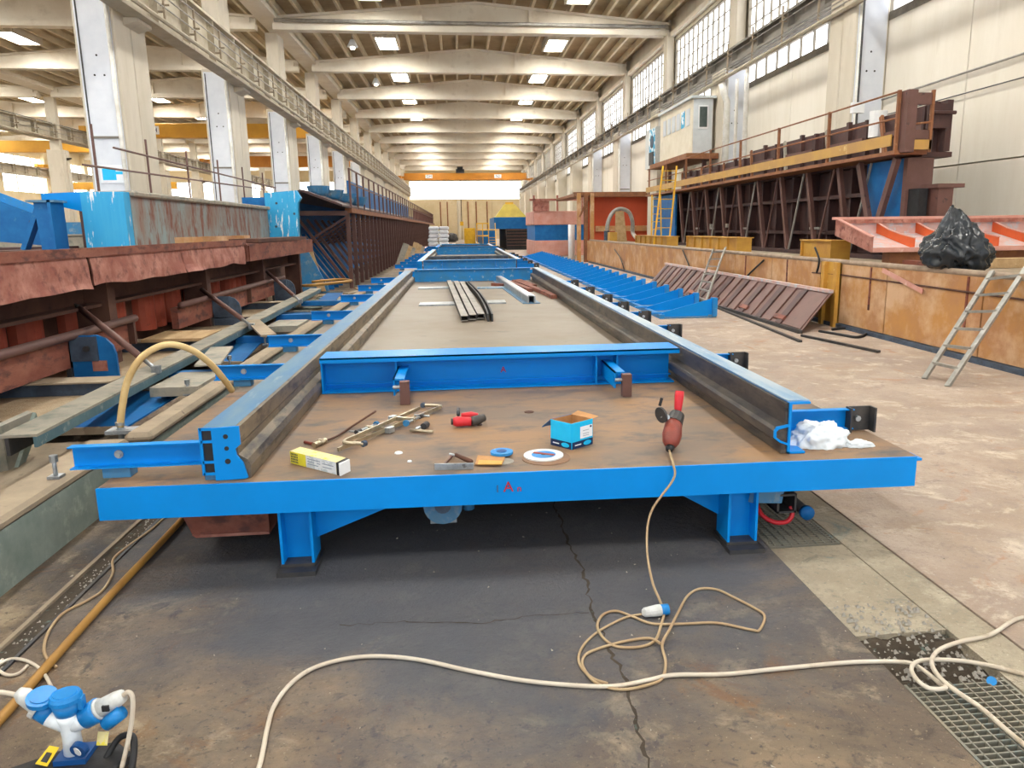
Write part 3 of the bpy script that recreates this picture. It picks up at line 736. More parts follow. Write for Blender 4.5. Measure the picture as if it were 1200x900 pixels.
# second and third tables with frames, further down
for (y0, y1, lb, lf) in ((20.6, 34.0, 'second blue worktable standing directly beyond the first one', 'second blue formwork frame on the table beyond the first'),
                         (37.0, 44.0, 'third blue worktable far down the hall behind the second', 'third blue formwork frame far down the hall')):
    t2 = thing('steel_worktable', lb, 'table', (.27, y0, 0))
    B().box(-1.62, 2.16, y0, y1, T - .012, T).build('top_plate', 'plate_far', t2)
    B().box(-1.62, 2.16, y0 - .012, y0, .30, T).build('front_channel', 'blue', t2)
    B().box(-1.62, -1.60, y0, y1, .30, T - .012).build('side_channel', 'blue', t2)
    B().box(2.14, 2.16, y0, y1, .30, T - .012).build('side_channel', 'blue', t2)
    for y in (y0 + .1, (y0 + y1) / 2, y1 - .3): leg(-.87, y, t2); leg(1.25, y, t2)
    f2 = frame(y0 + .6, y1 - .3, [y0 + .8 + 1.9 * k for k in range(6) if y0 + 1.2 + 1.9 * k < y1], [y0 + .8 + 1.9 * k for k in range(6) if y0 + 1.2 + 1.9 * k < y1], lf, detail=False)
    c2 = B().box(-1.0, 1.53, y0 + .6, y0 + .65, T + .002, .71).box(-1.0, 1.53, y0 + .52, y0 + .8, .70, .715).box(-1.0, 1.53, y0 + .52, y0 + .6, T + .003, T + .02).build('cross_beam', 'blue_worn', f2)
    for x in (-.5, .95): B().box(x, x + .02, y0 + .53, y0 + .6, T + .02, .70).build('stiffener', 'blue', c2)
    B().box(-1.0, 1.53, y1 - .38, y1 - .3, T + .002, .71).build('cross_beam', 'blue_worn', f2)
    B().box(-1.0, 1.53, y0 + 4.0, y0 + 4.1, T + .002, .70).build('cross_beam', 'navy', f2)
# blue channel lying across the gap between tables
tag(B().box(-1.6, 2.1, 18.6, 18.75, .02, .30).build('spacer_beam', 'blue_worn'), 'worn blue beam across the gap between first and second worktable', 'beam')

# ---- row of triangular blue gussets (panel lying on its back) to the right
gp = thing('gusset_panel', 'long blue steel panel of triangular gussets lying on the floor at right', 'panel', (3.85, 12.7, 0))
B().box(3.36, 3.44, 12.65, 42, 0, .07).build('edge_rail', 'blue_worn', gp)
B().box(4.22, 4.36, 12.65, 42, 0, .05).build('edge_rail', 'blue_dusty', gp)
B().box(3.44, 4.22, 12.65, 42, 0, .02).build('skin_plate', 'blue_dusty', gp)
f = B().py([(3.40, .07), (3.40, .10), (4.30, .33), (4.34, .33), (4.34, .03), (3.44, .03)], 12.68, 12.70).build('gusset', 'blue', gp)
B().box(4.28, 4.36, 12.62, 12.76, .03, .34).build('end_stiffener', 'blue_worn', f)
B().box(3.2, 3.75, 12.78, 12.86, .075, .095).build('tie_strip', 'blue', f)
for k in range(1, 28): inst(f, gp, (0, 1.03 * k, 0))
# ================================================================ left side machines
rm = thing('rusted_mould', 'long rust-red steel mould with torn pink side panel along the left edge', 'mould', (-3.6, 6, 0))
B().box(-4.0, -3.17, 1.5, 11.95, 1.345, 1.375).build('top_flange', 'rust_pink', rm)
B().box(-3.19, -3.165, 1.5, 11.95, 1.35, 1.425).build('top_lip', 'rust', rm)
def torn_panel(y0, y1, z0, z1, wav, seed):
    nx, nz = 34, 6; vs = []; fs = []
    for j in range(nz + 1):
        for i in range(nx + 1):
            y = y0 + (y1 - y0) * i / nx; f = j / nz
            zb = z0 + wav * noise.noise((y * 1.3, seed, 0))
            z = z1 + (zb - z1) * f
            x = -3.19 + .07 * f * f * noise.noise((y * .9, f, seed + 3)) + .035 * f
            vs.append((x, y, z))
    a = (nx + 1) * (nz + 1)
    vs += [(x - .012, y, z) for x, y, z in vs]
    for j in range(nz):
        for i in range(nx):
            q = (j * (nx + 1) + i, j * (nx + 1) + i + 1, (j + 1) * (nx + 1) + i + 1, (j + 1) * (nx + 1) + i)
            fs.append(q); fs.append(tuple(a + t for t in q[::-1]))
    for i in range(nx):
        k = nz * (nx + 1) + i; fs.append((k, k + 1, a + k + 1, a + k))
    return B().add(vs, fs).build('side_panel', 'rust_pink', rm)
torn_panel(1.5, 7.0, 1.08, 1.355, .07, 1.0); torn_panel(7.05, 9.25, 1.09, 1.355, .03, 5.0); torn_panel(9.28, 11.9, 1.09, 1.355, .04, 9.0)
B().box(-3.9, -3.16, 11.97, 17.2, 1.335, 1.36).build('top_flange', 'rust', rm)
B().box(-3.20, -3.165, 12.1, 17.2, 1.10, 1.335).box(-3.9, -3.165, 11.98, 12.0, 1.10, 1.34).build('side_panel', 'rust', rm)
B().box(-3.6, -3.15, 12.6, 16.5, 1.37, 1.43).build('loose_channel', 'rust_dark', rm)
B().box(-3.62, -3.58, 2, 16.8, .88, 1.32).build('web_plate', 'rust_dark', rm)
B().box(-3.62, -3.42, 2, 16.8, .86, .89).build('web_flange', 'rust_dark', rm)
B().box(-4.0, -3.8, 2, 17, 0.0, 1.33).build('back_plate', 'rust_dark', rm)
for y in (5.1, 7.7, 10.6, 13.6, 16.6):
    B().box(-3.66, -3.36, y, y + .16, .10, 1.33).build('column', 'rust_dark', rm)
f = None
y = 4.0
for k in range(18):
    vs = B()
    if f is None:
        f = vs.py([], 0, 1) if False else None
        b = B(); pts = [(-3.8, 0)] + [(-3.8 + .17 * math.sin(t * PI / 8), .19 - .19 * math.cos(t * PI / 8)) for t in range(1, 8)] + [(-3.8, .38)]
        b.pz([(p[0], 4.0 + p[1]) for p in pts], .42, .85); f = b.build('orange_block', 'rust_orange', rm, smooth=False); continue
    inst(f, rm, (0, .56 * k + (.25 if k % 3 == 0 else 0), 0))
for (y0, y1) in ((2, 8.1), (9.4, 14.8)):
    B().tube([(-3.30, y0, .70), (-3.30, y1, .70)], .038, 10).build('pipe_rail', 'mould_post', rm, smooth=True)
    B().box(-3.42, -3.34, y0, y1 - .05, .42, .67).build('skirt_plate', 'rust', rm)
    for y in (y0 + 3.0, y1 - .1): B().box(-3.36, -3.28, y, y + .05, .45, .69).build('clip_plate', 'rust_dark', rm)
# props
for i, (a, c, lb) in enumerate([((88, 357), (183, 433), 'nearest purple-grey diagonal prop on the left mould, threaded end shining'),
                               ((233, 337), (295, 382), 'middle grey diagonal prop on the left mould'), ((310, 316), (352, 353), 'farthest grey diagonal prop on the left mould')]):
    p, q = DX(*a, -3.5), G(*c, .47)
    t = thing('diagonal_prop', lb, 'prop', q)
    u = q + (p - q) * .16; v = q + (p - q) * .93
    B().cyl(u, v, .03, 12).build('tube', 'mould_post', t, smooth=True)
    B().cyl(v, p, .03, 10, .012).build('pin_end', 'dark_steel', t, smooth=True)
    B().cyl(q, u, .017, 10).build('threaded_rod', 'steel', t, smooth=True)
    B().box(q.x - .03, q.x + .03, q.y - .03, q.y + .03, q.z - .03, q.z + .03).build('fork_end', 'steel', t)

# dusty teal under-frame with beams, blue wells and cross members
uf = thing('steel_underframe', 'dusty teal steel underframe with blue wells left of the worktable', 'frame', (-2.5, 3, 0))
B().box(-2.27, -2.03, 1, 4.7, .27, .33).build('long_beam', 'brown_dusty', uf, bevel=.02)
B().box(-2.0, -1.84, 4.55, 15.5, .33, .395).build('long_beam', 'brown_dusty', uf, bevel=.025)
B().box(-1.9, -1.87, 4.6, 15.5, 0, .34).build('beam_web', 'teal_green', uf)
B().box(-2.06, -2.04, 1, 4.7, 0, .275).build('beam_web', 'teal_green', uf)
B().bar((-2.49, 4.4, .442), (-2.80, 15.2, .442), .20, .016).build('long_beam', 'dust_beam', uf)
B().bar((-2.40, 4.4, .405), (-2.715, 15.2, .405), .02, .06).build('beam_lip', 'beam_teal', uf)
B().bar((-2.55, 4.4, .38), (-2.86, 15.2, .38), .02, .10).build('beam_web', 'dark_steel', uf)
B().slab([G(38, 483, .455), G(0, 500, .44), G(-22, 565, .12), G(12, 562, .10)], -.03).build('end_leg', 'dust_beam', uf)
B().slab([G(38, 483, .455), G(12, 562, .10), G(18, 563, .06), G(42, 496, .38)], .02).build('end_leg_side', 'teal_green', uf)
for qd in (((60, 503), (148, 500), (217, 458), (143, 458)), ((238, 424), (284, 424), (310, 397), (263, 397)), ((317, 382), (350, 384), (364, 366), (330, 366)), ((372, 352), (392, 352), (402, 343), (384, 343))):
    q = [G(a, c, .24 if i < 2 else .30) for i, (a, c) in enumerate(qd)]
    B().slab(q, -.012).build('well_plate', 'blue_deep', uf)
    B().bar(q[0] + Vector((0, 0, -.02)), q[1] + Vector((0, 0, -.02)), .02, .05).build('well_lip', 'brown_dusty', uf)
    B().bar(q[3] + Vector((0, 0, .02)), q[2] + Vector((0, 0, .02)), .03, .02).build('well_lip', 'dust_beam', uf)
for y in (4.6, 6.75, 9.0, 11.3, 13.4):
    if y > 5: B().box(-2.46 - .03 * (y - 4.4), -2.01, y - .0, y + .12, .28, .36).build('cross_member', 'blue_deep', uf)
    B().box(-3.9, -2.74, y - .55, y - .40, .30, .40).build('cross_member', 'navy', uf)
    B().box(-3.9, -2.74, y - .60, y - .35, .40, .412).build('cross_member_flange', 'brown_dusty', uf)
for a in (((187, 455), (243, 434), (236, 428), (205, 436)), ((335, 372), (362, 362), (350, 358), (332, 364))):
    q = [G(p[0], p[1], .44) for p in a]
B().box(-2.36, -2.01, 5.9, 6.55, .33, .40).build('bearing_plate', 'dust_beam', uf)
B().box(-2.4, -2.02, 9.6, 10.3, .33, .40).build('bearing_plate', 'dust_beam', uf)
B().bar((-2.28, 7.45, .47), (-2.12, 6.5, .46), .2, .015).build('loose_plate', 'dust_beam', uf)
B().bar((-2.55, 9.6, .48), (-2.05, 8.3, .46), .16, .02).build('loose_plate', 'brown_dusty', uf)
B().box(-3.7, -2.28, 2.0, 5.3, 0, .16).build('dirt_ledge', 'brown_dusty', uf)
B().box(-3.95, -2.8, 5.4, 15.6, .27, .30).build('chequer_plate', 'chequer', uf)
B().box(-3.35, -2.74, 8.3, 9.0, .42, .45).build('board', 'timber', uf)
# small clamp screws standing on the beams
for i, (p, lb) in enumerate([((66, 560), 'blue-white clamp screw standing on the left beam nearest the front'), ((158, 424 + 40), 'clamp screw standing beside the blue well under the pale hose'),
                            ((221, 463), 'small clamp screw by the grey bearing plate left of the second arm'), ((270, 432), 'clamp screw standing by the second blue outrigger arm'),
                            ((311, 405), 'clamp screw standing beside the third blue outrigger arm')]):
    if i == 1: continue
    o = G(p[0], p[1], .33)
    t = thing('clamp_screw', lb, 'clamp', o)
    B().cyl(o, o + Vector((0, 0, .11)), .011, 8).build('spindle', 'steel', t, smooth=True)
    B().cyl(o + Vector((0, 0, .085)), o + Vector((0, 0, .12)), .02, 8).build('nut', 'steel', t)
    B().box(o.x - .03, o.x + .03, o.y - .03, o.y + .03, .331, .345).build('foot', 'steel', t)
# brackets
for i, (y, lb) in enumerate([(6.85, 'nearest rounded blue bracket plate with red patch beneath the pipe rail'), (10.7, 'middle rounded navy bracket plate by the second diagonal prop'), (14.2, 'farthest rounded navy bracket plate by the third diagonal prop')]):
    t = thing('bracket_plate', lb, 'bracket', (-3.2, y, .3))
    pts = [(-3.36, .30), (-2.98, .30), (-2.98, .52), (-3.0, .60), (-3.05, .66), (-3.12, .69), (-3.36, .69)]
    B().py(pts, y, y + .03).build('plate', 'blue_deep' if i == 0 else 'navy', t)
    B().box(-3.34, -3.12, y - .02, y - .001, .47, .68).build('face_plate', 'navy', t)
    if i == 0: B().box(-3.18, -3.06, y - .006, y - .001, .38, .47).build('red_patch', 'rust_pink', t)
    B().cyl((-3.2, y - .05, .58), (-3.2, y - .02, .58), .025, 10).build('bolt', 'dark_steel', t)
    B().box(-3.38, -3.34, y - .04, y + .2, .30, .70).build('flange', 'dark_steel', t)
# pale hose hoop
hp = thing('hose_hoop', 'pale tan hose arching up from a steel nipple on the left beam', 'hose', (-2.14, 4.85, .33))
pts = [DY(141, 500, 4.85), DY(143, 478, 4.85), DY(150, 445, 4.88), DY(167, 418, 4.9), DY(194, 404, 4.95), DY(222, 409, 5.0), DY(245, 425, 5.1), DY(262, 444, 5.2), DY(272, 458, 5.28)]
B().tube(smooth_path(pts, 6), .021, 12).build('hose', 'hose_tan', hp, smooth=True)
o = pts[0]
B().cyl(o + Vector((0, 0, -.10)), o + Vector((0, 0, .03)), .019, 10).cyl(o + Vector((0, 0, -.03)), o + Vector((0, 0, -.01)), .028, 8).cyl(o + Vector((0, 0, .01)), o + Vector((0, 0, .03)), .027, 10).build('nipple', 'steel', hp)
B().box(o.x - .07, o.x + .09, o.y - .06, o.y + .06, .33, .352).build('foot', 'steel', hp)

# upper rusty box girder with blue end
bg_ = thing('box_girder', 'teal and rust streaked box girder with bright blue end, upper left', 'girder', (-4.9, 11.3, 0))
B().box(-5.1, -4.55, 11.5, 19.3, 1.36, 2.04).build('web', 'teal_rust', bg_)
B().box(-5.14, -4.48, 11.5, 19.3, 2.04, 2.12).build('top_slab', 'dust_beam', bg_, bevel=.02)
B().box(-5.12, -4.56, 11.3, 11.5, 1.34, 2.10).build('end_plate', 'blue_drip', bg_)
B().prism([(-5.12, 1.84), (-5.12, 2.10), (-5.62, 2.08), (-5.62, 1.96)], lambda u, v, t: (u, t, v), 11.3, 11.5).build('end_arm', 'blue', bg_)
B().box(-5.2, -4.0, 2, 19.2, 0, 1.34).build('base_body', 'rust_dark', bg_)
for y, w_ in ((12.3, .5), (13.5, .9), (15.2, .4)): B().box(-4.3, -4.05, y, y + w_, 1.34, 1.47).build('packing_block', 'tub', bg_)
# second: truss mould running to the far end
tm = thing('truss_mould', 'very long brown and blue truss mould with posts and walkway down the left side', 'mould', (-3.6, 19.5, 0))
B().box(-5.2, -4.4, 19.6, 95, 0, 2.35).build('body', 'blue_deep', tm)
B().py([(-4.62, 1.36), (-4.62, 2.44), (-3.88, 2.50), (-3.78, 2.32), (-3.86, 2.20), (-3.90, 1.36)], 19.4, 19.62).build('end_plate', 'blue_drip', tm)
for x, z in ((-4.35, 2.2), (-3.95, 1.95), (-4.4, 1.65)): B().cyl((x, 19.39, z), (x, 19.405, z), .03, 8).build('bolt_hole', 'navy', tm)
B().py([(-4.4, 2.30), (-3.8, 2.48), (-2.85, 2.12), (-2.85, 2.17), (-3.8, 2.54), (-4.4, 2.38)], 19.7, 92).build('deck', 'mould_brown', tm)
B().box(-3.0, -2.82, 21.2, 92, 2.0, 2.12).build('deck_edge_beam', 'rail_rust', tm)
B().bar((-4.4, 20.3, 1.98), (-2.9, 20.8, 1.98), .12, .12).build('cross_bar', 'mould_post', tm)
p0 = B().box(-3.0, -2.90, 21.2, 21.30, 0, 2.0).build('post', 'mould_post', tm)
d1 = B().bar((-4.2, 21.1, 1.85), (-3.1, 21.1, .25), .07, .07, (0, 1, 0)).build('brace', 'mould_post', tm)
d2 = B().bar((-4.3, 21.2, 1.1), (-2.95, 21.2, 1.9), .06, .06, (0, 1, 0)).build('brace', 'mould_post', tm)
f1 = B().py([(-4.4, .0), (-3.35, .0), (-3.4, .16), (-4.3, 1.45), (-4.4, 1.45)], 20.1, 20.13).build('flared_rib', 'blue_deep', tm)
B().py([(-4.4, 0), (-3.3, 0), (-3.34, .18), (-3.9, 1.36), (-4.4, 1.36)], 19.7, 19.75).build('flared_foot', 'blue_dusty', tm)
f2 = B().bar((-3.38, 20.09, .16), (-4.3, 20.09, 1.45), .02, .03, (0, 1, 0)).build('rib_edge', 'dust_beam', f1)
rp = B().box(-2.88, -2.83, 21.3, 21.35, 2.1, 3.15).build('rail_post', 'mould_post', tm)
for k in range(1, 50):
    inst(p0, tm, (0, 1.15 * k, 0)); inst(d1, tm, (0, 1.15 * k, 0)); inst(d2, tm, (0, 1.15 * k, 0))
    if k < 6: inst(f1, tm, (0, .75 * k, 0))
    if k < 45: inst(rp, tm, (0, 1.5 * k, 0))
for z in (3.13, 2.75): B().box(-2.88, -2.84, 21.3, 90, z, z + .03).build('handrail', 'mould_post', tm)
B().box(-4.38, -4.34, 50, 92, 0, 2.3).build('rear_wall', 'mould_brown', tm)
pn = B().box(-3.3, -3.24, 24, 26.9, 2.32, 3.0).build('side_board', 'blue_deep', tm)
for k in range(1, 9): inst(pn, tm, (0, 3.0 * k, 0))
pn = B().box(-3.0, -2.95, 52, 54.8, 2.2, 2.9).build('side_board', 'rust', tm)
for k in range(1, 10): inst(pn, tm, (0, 3.0 * k, 0))
for i in range(4):
    o = Vector((-3.55 + .18 * i, 20.6 + 1.1 * i, 2.42 - .05 * i))
    t = tag(B().tube([o, o + Vector((0, 0, .05)), o + Vector((0, 0, .24))], [.2, .24, .3], 12).build('tapered_bucket', 'blue_dusty', smooth=False),
            ['dusty blue steel tub on the left mould deck nearest the white-dripped blue end', 'second dusty blue steel tub along the left mould deck', 'third dusty blue steel tub along the left mould deck', 'farthest dusty blue steel tub on the left mould deck by the first rail post'][i], 'tub')
# planks and clutter in front of truss mould
tag(B().slab([(-3.55, 19.6, .05), (-3.35, 19.55, .05), (-3.75, 20.2, 1.15), (-3.95, 20.25, 1.15)], .03).build('leaning_board', 'timber'), 'pale board leaning on the blue flared ribs under the left mould', 'board')
random.seed(3)
NTH = ['first', 'second', 'third', 'fourth', 'fifth', 'sixth', 'seventh', 'eighth', 'ninth', 'tenth', 'eleventh', 'twelfth', 'thirteenth', 'fourteenth', 'fifteenth', 'last']
for k in range(16):
    x, y = random.uniform(-3.4, -2.3), 15.7 + .21 * k; a = random.uniform(-1.3, 1.3); L = random.uniform(.4, 1.2)
    z = .02 + .04 * (k % 4)
    tag(B().bar((x - L / 2 * math.cos(a), y - L / 2 * math.sin(a), z), (x + L / 2 * math.cos(a), y + L / 2 * math.sin(a), z), random.uniform(.1, .24), .03).build('loose_plank', random.choice(['timber', 'dust_beam', 'brown_dusty', 'timber', 'teal_green'])),
        'loose dusty plank in the heap before the blue flared mould, %s from the front' % NTH[k], 'plank', 'loose planks in the left heap')
tag(B().tube(smooth_path([(-3.2, 16, .45), (-2.9, 15.3, .5), (-2.5, 15.6, .52), (-2.3, 16.5, .5), (-2.7, 17.3, .48), (-3.2, 17.0, .46)]), .03, 8).build('clutter_hose', 'hose_yellow', smooth=True), 'dirty yellow hose curled on the plank heap at left', 'hose')
# A-frame, blue beam and block wall behind
af = thing('steel_trestle', 'blue A-shaped steel trestle standing at the far left above the rusty mould', 'trestle', (-5.5, 11, 0))
B().bar((-5.42, 11, 1.34), (-5.45, 11, 1.95), .16, .2, (0, 1, 0)).build('column', 'blue_deep', af)
B().box(-5.34, -5.30, 10.85, 11.2, 1.34, 1.98).build('column_flange', 'blue_deep', af)
B().bar((-5.76, 11, 1.34), (-5.5, 11, 1.9), .06, .14, (0, 1, 0)).build('brace', 'blue_deep', af)
B().box(-5.6, -5.25, 10.85, 11.2, 1.95, 1.98).build('cap_plate', 'blue_dusty', af)
B().box(-6.0, -5.21, 10.4, 11.6, 0, 1.34).build('plinth', 'rust_dark', af)
sb = thing('sloping_beam', 'blue sloping steel beam at the far left edge behind the trestle', 'beam', (-6.5, 12.5, 0))
B().prism([(-7.5, 1.50), (-7.5, 2.10), (-6.9, 2.08), (-6.08, 1.74), (-6.08, 1.36)], lambda u, v, t: (u, t, v), 12.4, 12.55).build('web', 'blue_deep', sb)
B().bar((-6.9, 12.45, 2.10), (-6.05, 12.45, 1.75), .2, .03, (0, 1, 0)).build('flange', 'blue_worn', sb)
B().cyl((-6.35, 12.38, 1.72), (-6.35, 12.4, 1.72), .03, 8).build('hole', 'navy', sb)
B().box(-7.6, -6.1, 12.3, 13.2, 0, 1.35).build('plinth', 'mould_brown', sb)
for i, (x0, x1, lb) in enumerate([(-9.3, -7.95, 'grey concrete block wall with blue top, leftmost behind the trestle'), (-7.9, -7.15, 'grey concrete block with blue top between trestle and box girder'), (-7.1, -5.9, 'grey concrete block with blue top touching the blue girder end')]):
    t = thing('concrete_block', lb, 'block', (x0, 16, 0))
    B().box(x0, x1, 16, 17.2, 0, 1.5).build('body', 'dust_beam', t, bevel=.03)
    B().box(x0, x1, 15.98, 16.2, 1.5, 1.53).box(x0, x1, 15.95, 16.0, 1.28, 1.31).build('ledge', 'dust_beam', t)
    B().box(x0 + .02, x1 - .02, 16.1, 17.1, 1.53, 1.76).build('blue_cap', 'blue_dusty', t)
tag(B().box(-7.0, -6.5, 16.6, 17.0, 1.76, 2.05).build('blue_crate', 'blue_deep'), 'blue steel crate on the concrete block beside the blue girder end', 'crate')
# railing above the girder
RL = ((133, 173), (323, 220)), ((97, 193), (310, 222))
gr = thing('guard_railing', 'thin brown guard railing behind the box girder in front of the white pillars', 'railing', (-6.0, 12, 0))
for a, c in RL: B().tube([DX(*a, -5.6), DX(*c, -5.6)], .018, 6).build('rail', 'mould_post', gr)
for k in range(6): B().box(-5.62, -5.59, 13.0 + 2.1 * k, 13.03 + 2.1 * k, 2.0, 3.2).build('post', 'mould_post', gr)
B().box(-5.8, -5.5, 12.6, 26, 1.9, 2.0).build('edge_beam', 'dust_beam', gr)
B().box(-5.75, -5.55, 12.6, 26, 0, 1.9).build('support_wall', 'mould_brown', gr)
# sacks
random.seed(5)
for lv in range(7):
    for j in range(2):
        o = Vector((-1.62 + .62 * j + random.uniform(-.03, .03) + .02 * lv, 46.5, .1 + .23 * lv))
        b = B(); vs = []; n, mm = 10, 6
        s_ = B().box(o.x - .29, o.x + .29, 46.2, 47.4, o.z, o.z + .22)
        tag(s_.build('white_sack', 'sack', bevel=.06), 'full white sack in the %s column of the stack, %s' % (('left', 'right')[j], ('lowest, on the floor', 'second from the floor', 'third from the floor', 'middle layer', 'third from the top', 'second from the top', 'topmost')[lv]), 'sack', 'white sacks in the stack')
for k in range(6):
    a = .3 * k
    tag(B().bar((-2.6 + .12 * k, 33 + .8 * k, .05), (-2.25 + .1 * k, 33.2 + .8 * k, .95 - .1 * (k % 3)), .25, .04, (0, 1, 0)).build('scrap_board', random.choice(['timber', 'brown_dusty', 'dust_beam'])),
        'scrap board leaning left of the white sack stack, %s of six from the front' % ('first', 'second', 'third', 'fourth', 'fifth', 'last')[k], 'board', 'scrap boards by the sacks')
# ================================================================ right side
ts = thing('mould_side_wall', 'long waist-high orange rusted steel mould wall along the right side', 'mould', (5.75, 7, 0))
y = 2.0; k = 0
while y < 33.5:
    L = 1.95
    B().box(5.75, 5.79, y + .012, y + L - .012, .07, .96).build('panel', 'tub', ts)
    y += L; k += 1
B().box(5.80, 5.84, 2, 34, 0, .96).build('backing', 'rust_dark', ts)
B().box(5.70, 5.95, 2, 34, 0, .06).build('base_flange', 'navy', ts)
B().box(5.80, 7.0, 2, 34, .90, .96).build('top_deck', 'brown_dusty', ts)
B().tube([(5.77, 2, .99), (5.77, 34, .99)], .04, 10).build('top_pipe', 'tub_pipe', ts, smooth=True)
B().box(5.66, 5.74, 11.05, 11.15, .0, .98).box(5.66, 5.74, 11.45, 11.55, 0, .98).box(5.72, 5.745, 11.05, 11.55, 0, .98).build('yellow_column', 'yellow_box', ts)
B().tube([(5.73, 7, .77), (5.73, 11, .80), (5.73, 12, .78)], .012, 6).build('conduit', 'rust_dark', ts)
B().bar((5.73, 9.9, .93), (5.70, 8.9, .72), .012, .06).build('loose_strap', 'salmon', ts)
for y in (8.1, 10.2, 13, 15): B().box(5.735, 5.75, y, y + .03, .35, .95).build('weld_seam', 'rust', ts)
for k, (a, c, d) in enumerate([((895, 305), (870, 330), (860, 355)), ((955, 290), (960, 305), (957, 320)), ((720, 292), (728, 305), (735, 330)), ((800, 293), (805, 305), (810, 318))]):
    pts = [DX(p[0], p[1], 5.71) for p in (a, c, d)]
    tag(B().tube(smooth_path(pts, 5), .018, 6).build('hanging_cable', 'black', smooth=True), ['black cable hanging over the orange wall above the ribbed panel end', 'short black cable hanging on the orange wall by the yellow column',
        'black cable hanging over the far part of the orange wall', 'black cable hanging on the orange wall behind the farther ladder'][k], 'cable')
# yellow boxes on top
for (y0, y1, z0, z1, lb, nm) in ((15.9, 19.6, .97, 1.28, 'yellow ribbed steel box on the orange wall behind the farther ladder', 'yb'), (11.7, 12.8, .97, 1.28, 'yellow steel box on the orange wall left of the salmon form', 'yb'), (21.5, 25.5, .97, 1.25, 'dirty yellow steel box on the far part of the orange wall', 'yb')):
    t = thing('yellow_box_beam', lb, 'box', (5.95, y0, z0))
    B().box(5.92, 6.2, y0, y1, z0, z1).build('body', 'yellow_box', t)
    B().box(5.86, 6.24, y0 - .02, y1 + .02, z1, z1 + .02).box(5.86, 6.24, y0 - .02, y1 + .02, z0, z0 + .02).build('flange', 'yellow_box', t)
    n = int((y1 - y0) / .6)
    for j in range(n + 1): B().box(5.87, 5.92, y0 + (y1 - y0 - .02) * j / n, y0 + (y1 - y0 - .02) * j / n + .02, z0 + .02, z1).build('stiffener', 'yellow_box', t)
# ribbed panel
rp_ = thing('ribbed_panel', 'brown ribbed steel panel leaning against the orange wall', 'panel', (5.2, 11, 0))
def RP(u, v, h=0.0):                             # u along Y, v up the slope 0..1, h above surface
    x0, x1 = 4.86 + .012 * (u - 10.4), 5.62
    n = Vector((-.52, 0, .80)).normalized()
    return Vector((x0 + (x1 - x0) * v, u + .62 * v, .03 + .50 * v)) + n * h
B().slab([RP(10.45, 0), RP(20, 0), RP(20, 1), RP(10.45, 1)], .015).build('skin', 'mould_post', rp_)
for j in range(21):
    u = 11.2 + j * .42
    B().slab([RP(u, .03, .02), RP(u + .2, .03, .02), RP(u + .2, .95, .02), RP(u, .95, .02)], .05 if j % 2 else .035).build('rib', 'mould_post' if j % 2 else 'mould_brown', rp_)
B().bar(RP(10.45, 1, .02), RP(20, 1, .02), .07, .05).build('top_edge', 'salmon_in', rp_)
B().bar(RP(10.45, 0, .0), RP(20, 0, .0), .06, .05).build('bottom_edge', 'dark_steel', rp_)
B().slab([RP(10.5, .05, .012), RP(11.1, .05, .012), RP(11.1, .93, .012), RP(10.5, .93, .012)], .012).build('flat_plate', 'mould_post', rp_)
for j in range(4): B().slab([RP(11.2 + 1.6 * j, .12, .03), RP(11.6 + 1.6 * j, .12, .03), RP(11.6 + 1.6 * j, .22, .03), RP(11.2 + 1.6 * j, .22, .03)], .03).build('handle_bar', 'rust', rp_)
tag(B().bar(G(940, 393, .02), G(1030, 412, .02), .05, .03).build('steel_bar', 'dark_steel'), 'thin dark steel bar on the floor in front of the ribbed panel', 'bar')
tag(B().bar(G(938, 400, .015), G(785, 338, .015), .05, .03).build('floor_rail', 'dark_steel'), 'long dark rail on the floor along the foot of the ribbed panel', 'rail')
tag(B().tube(smooth_path([G(960, 388, .02), G(985, 392, .02), G(1005, 395, .02), G(1015, 390, .02), G(995, 385, .02), G(975, 386, .02)]), .02, 6).build('floor_hose', 'black', smooth=True), 'black hose curled at the foot of the yellow column', 'hose')
# ladders
def ladder(name, label, bl, br, tl, tr, n, w_, mat):
    bl, br, tl, tr = map(Vector, (bl, br, tl, tr))
    t = thing(name, label, 'ladder', (bl + br) / 2)
    B().bar(bl, tl, w_ * .5, w_, (tr - tl)).build('side_rail', mat, t); B().bar(br, tr, w_ * .5, w_, (tr - tl)).build('side_rail', mat, t)
    for i in range(n):
        f = (i + .9) / (n + .4)
        B().bar(bl.lerp(tl, f), br.lerp(tr, f), w_ * .9, w_ * .5).build('rung', mat, t)
    return t
ladder('ladder', 'aluminium ladder leaning on the orange wall at the right edge of the photo', G(1083, 444), G(1110, 453), DX(1163, 318, 5.72), DX(1204, 312, 5.86), 6, .055, 'aluminium')
ladder('ladder', 'small weathered ladder leaning over the ribbed panel', G(813, 356), G(824, 362), DX(836, 292, 5.72), DX(850, 290, 5.72), 7, .05, 'aluminium')
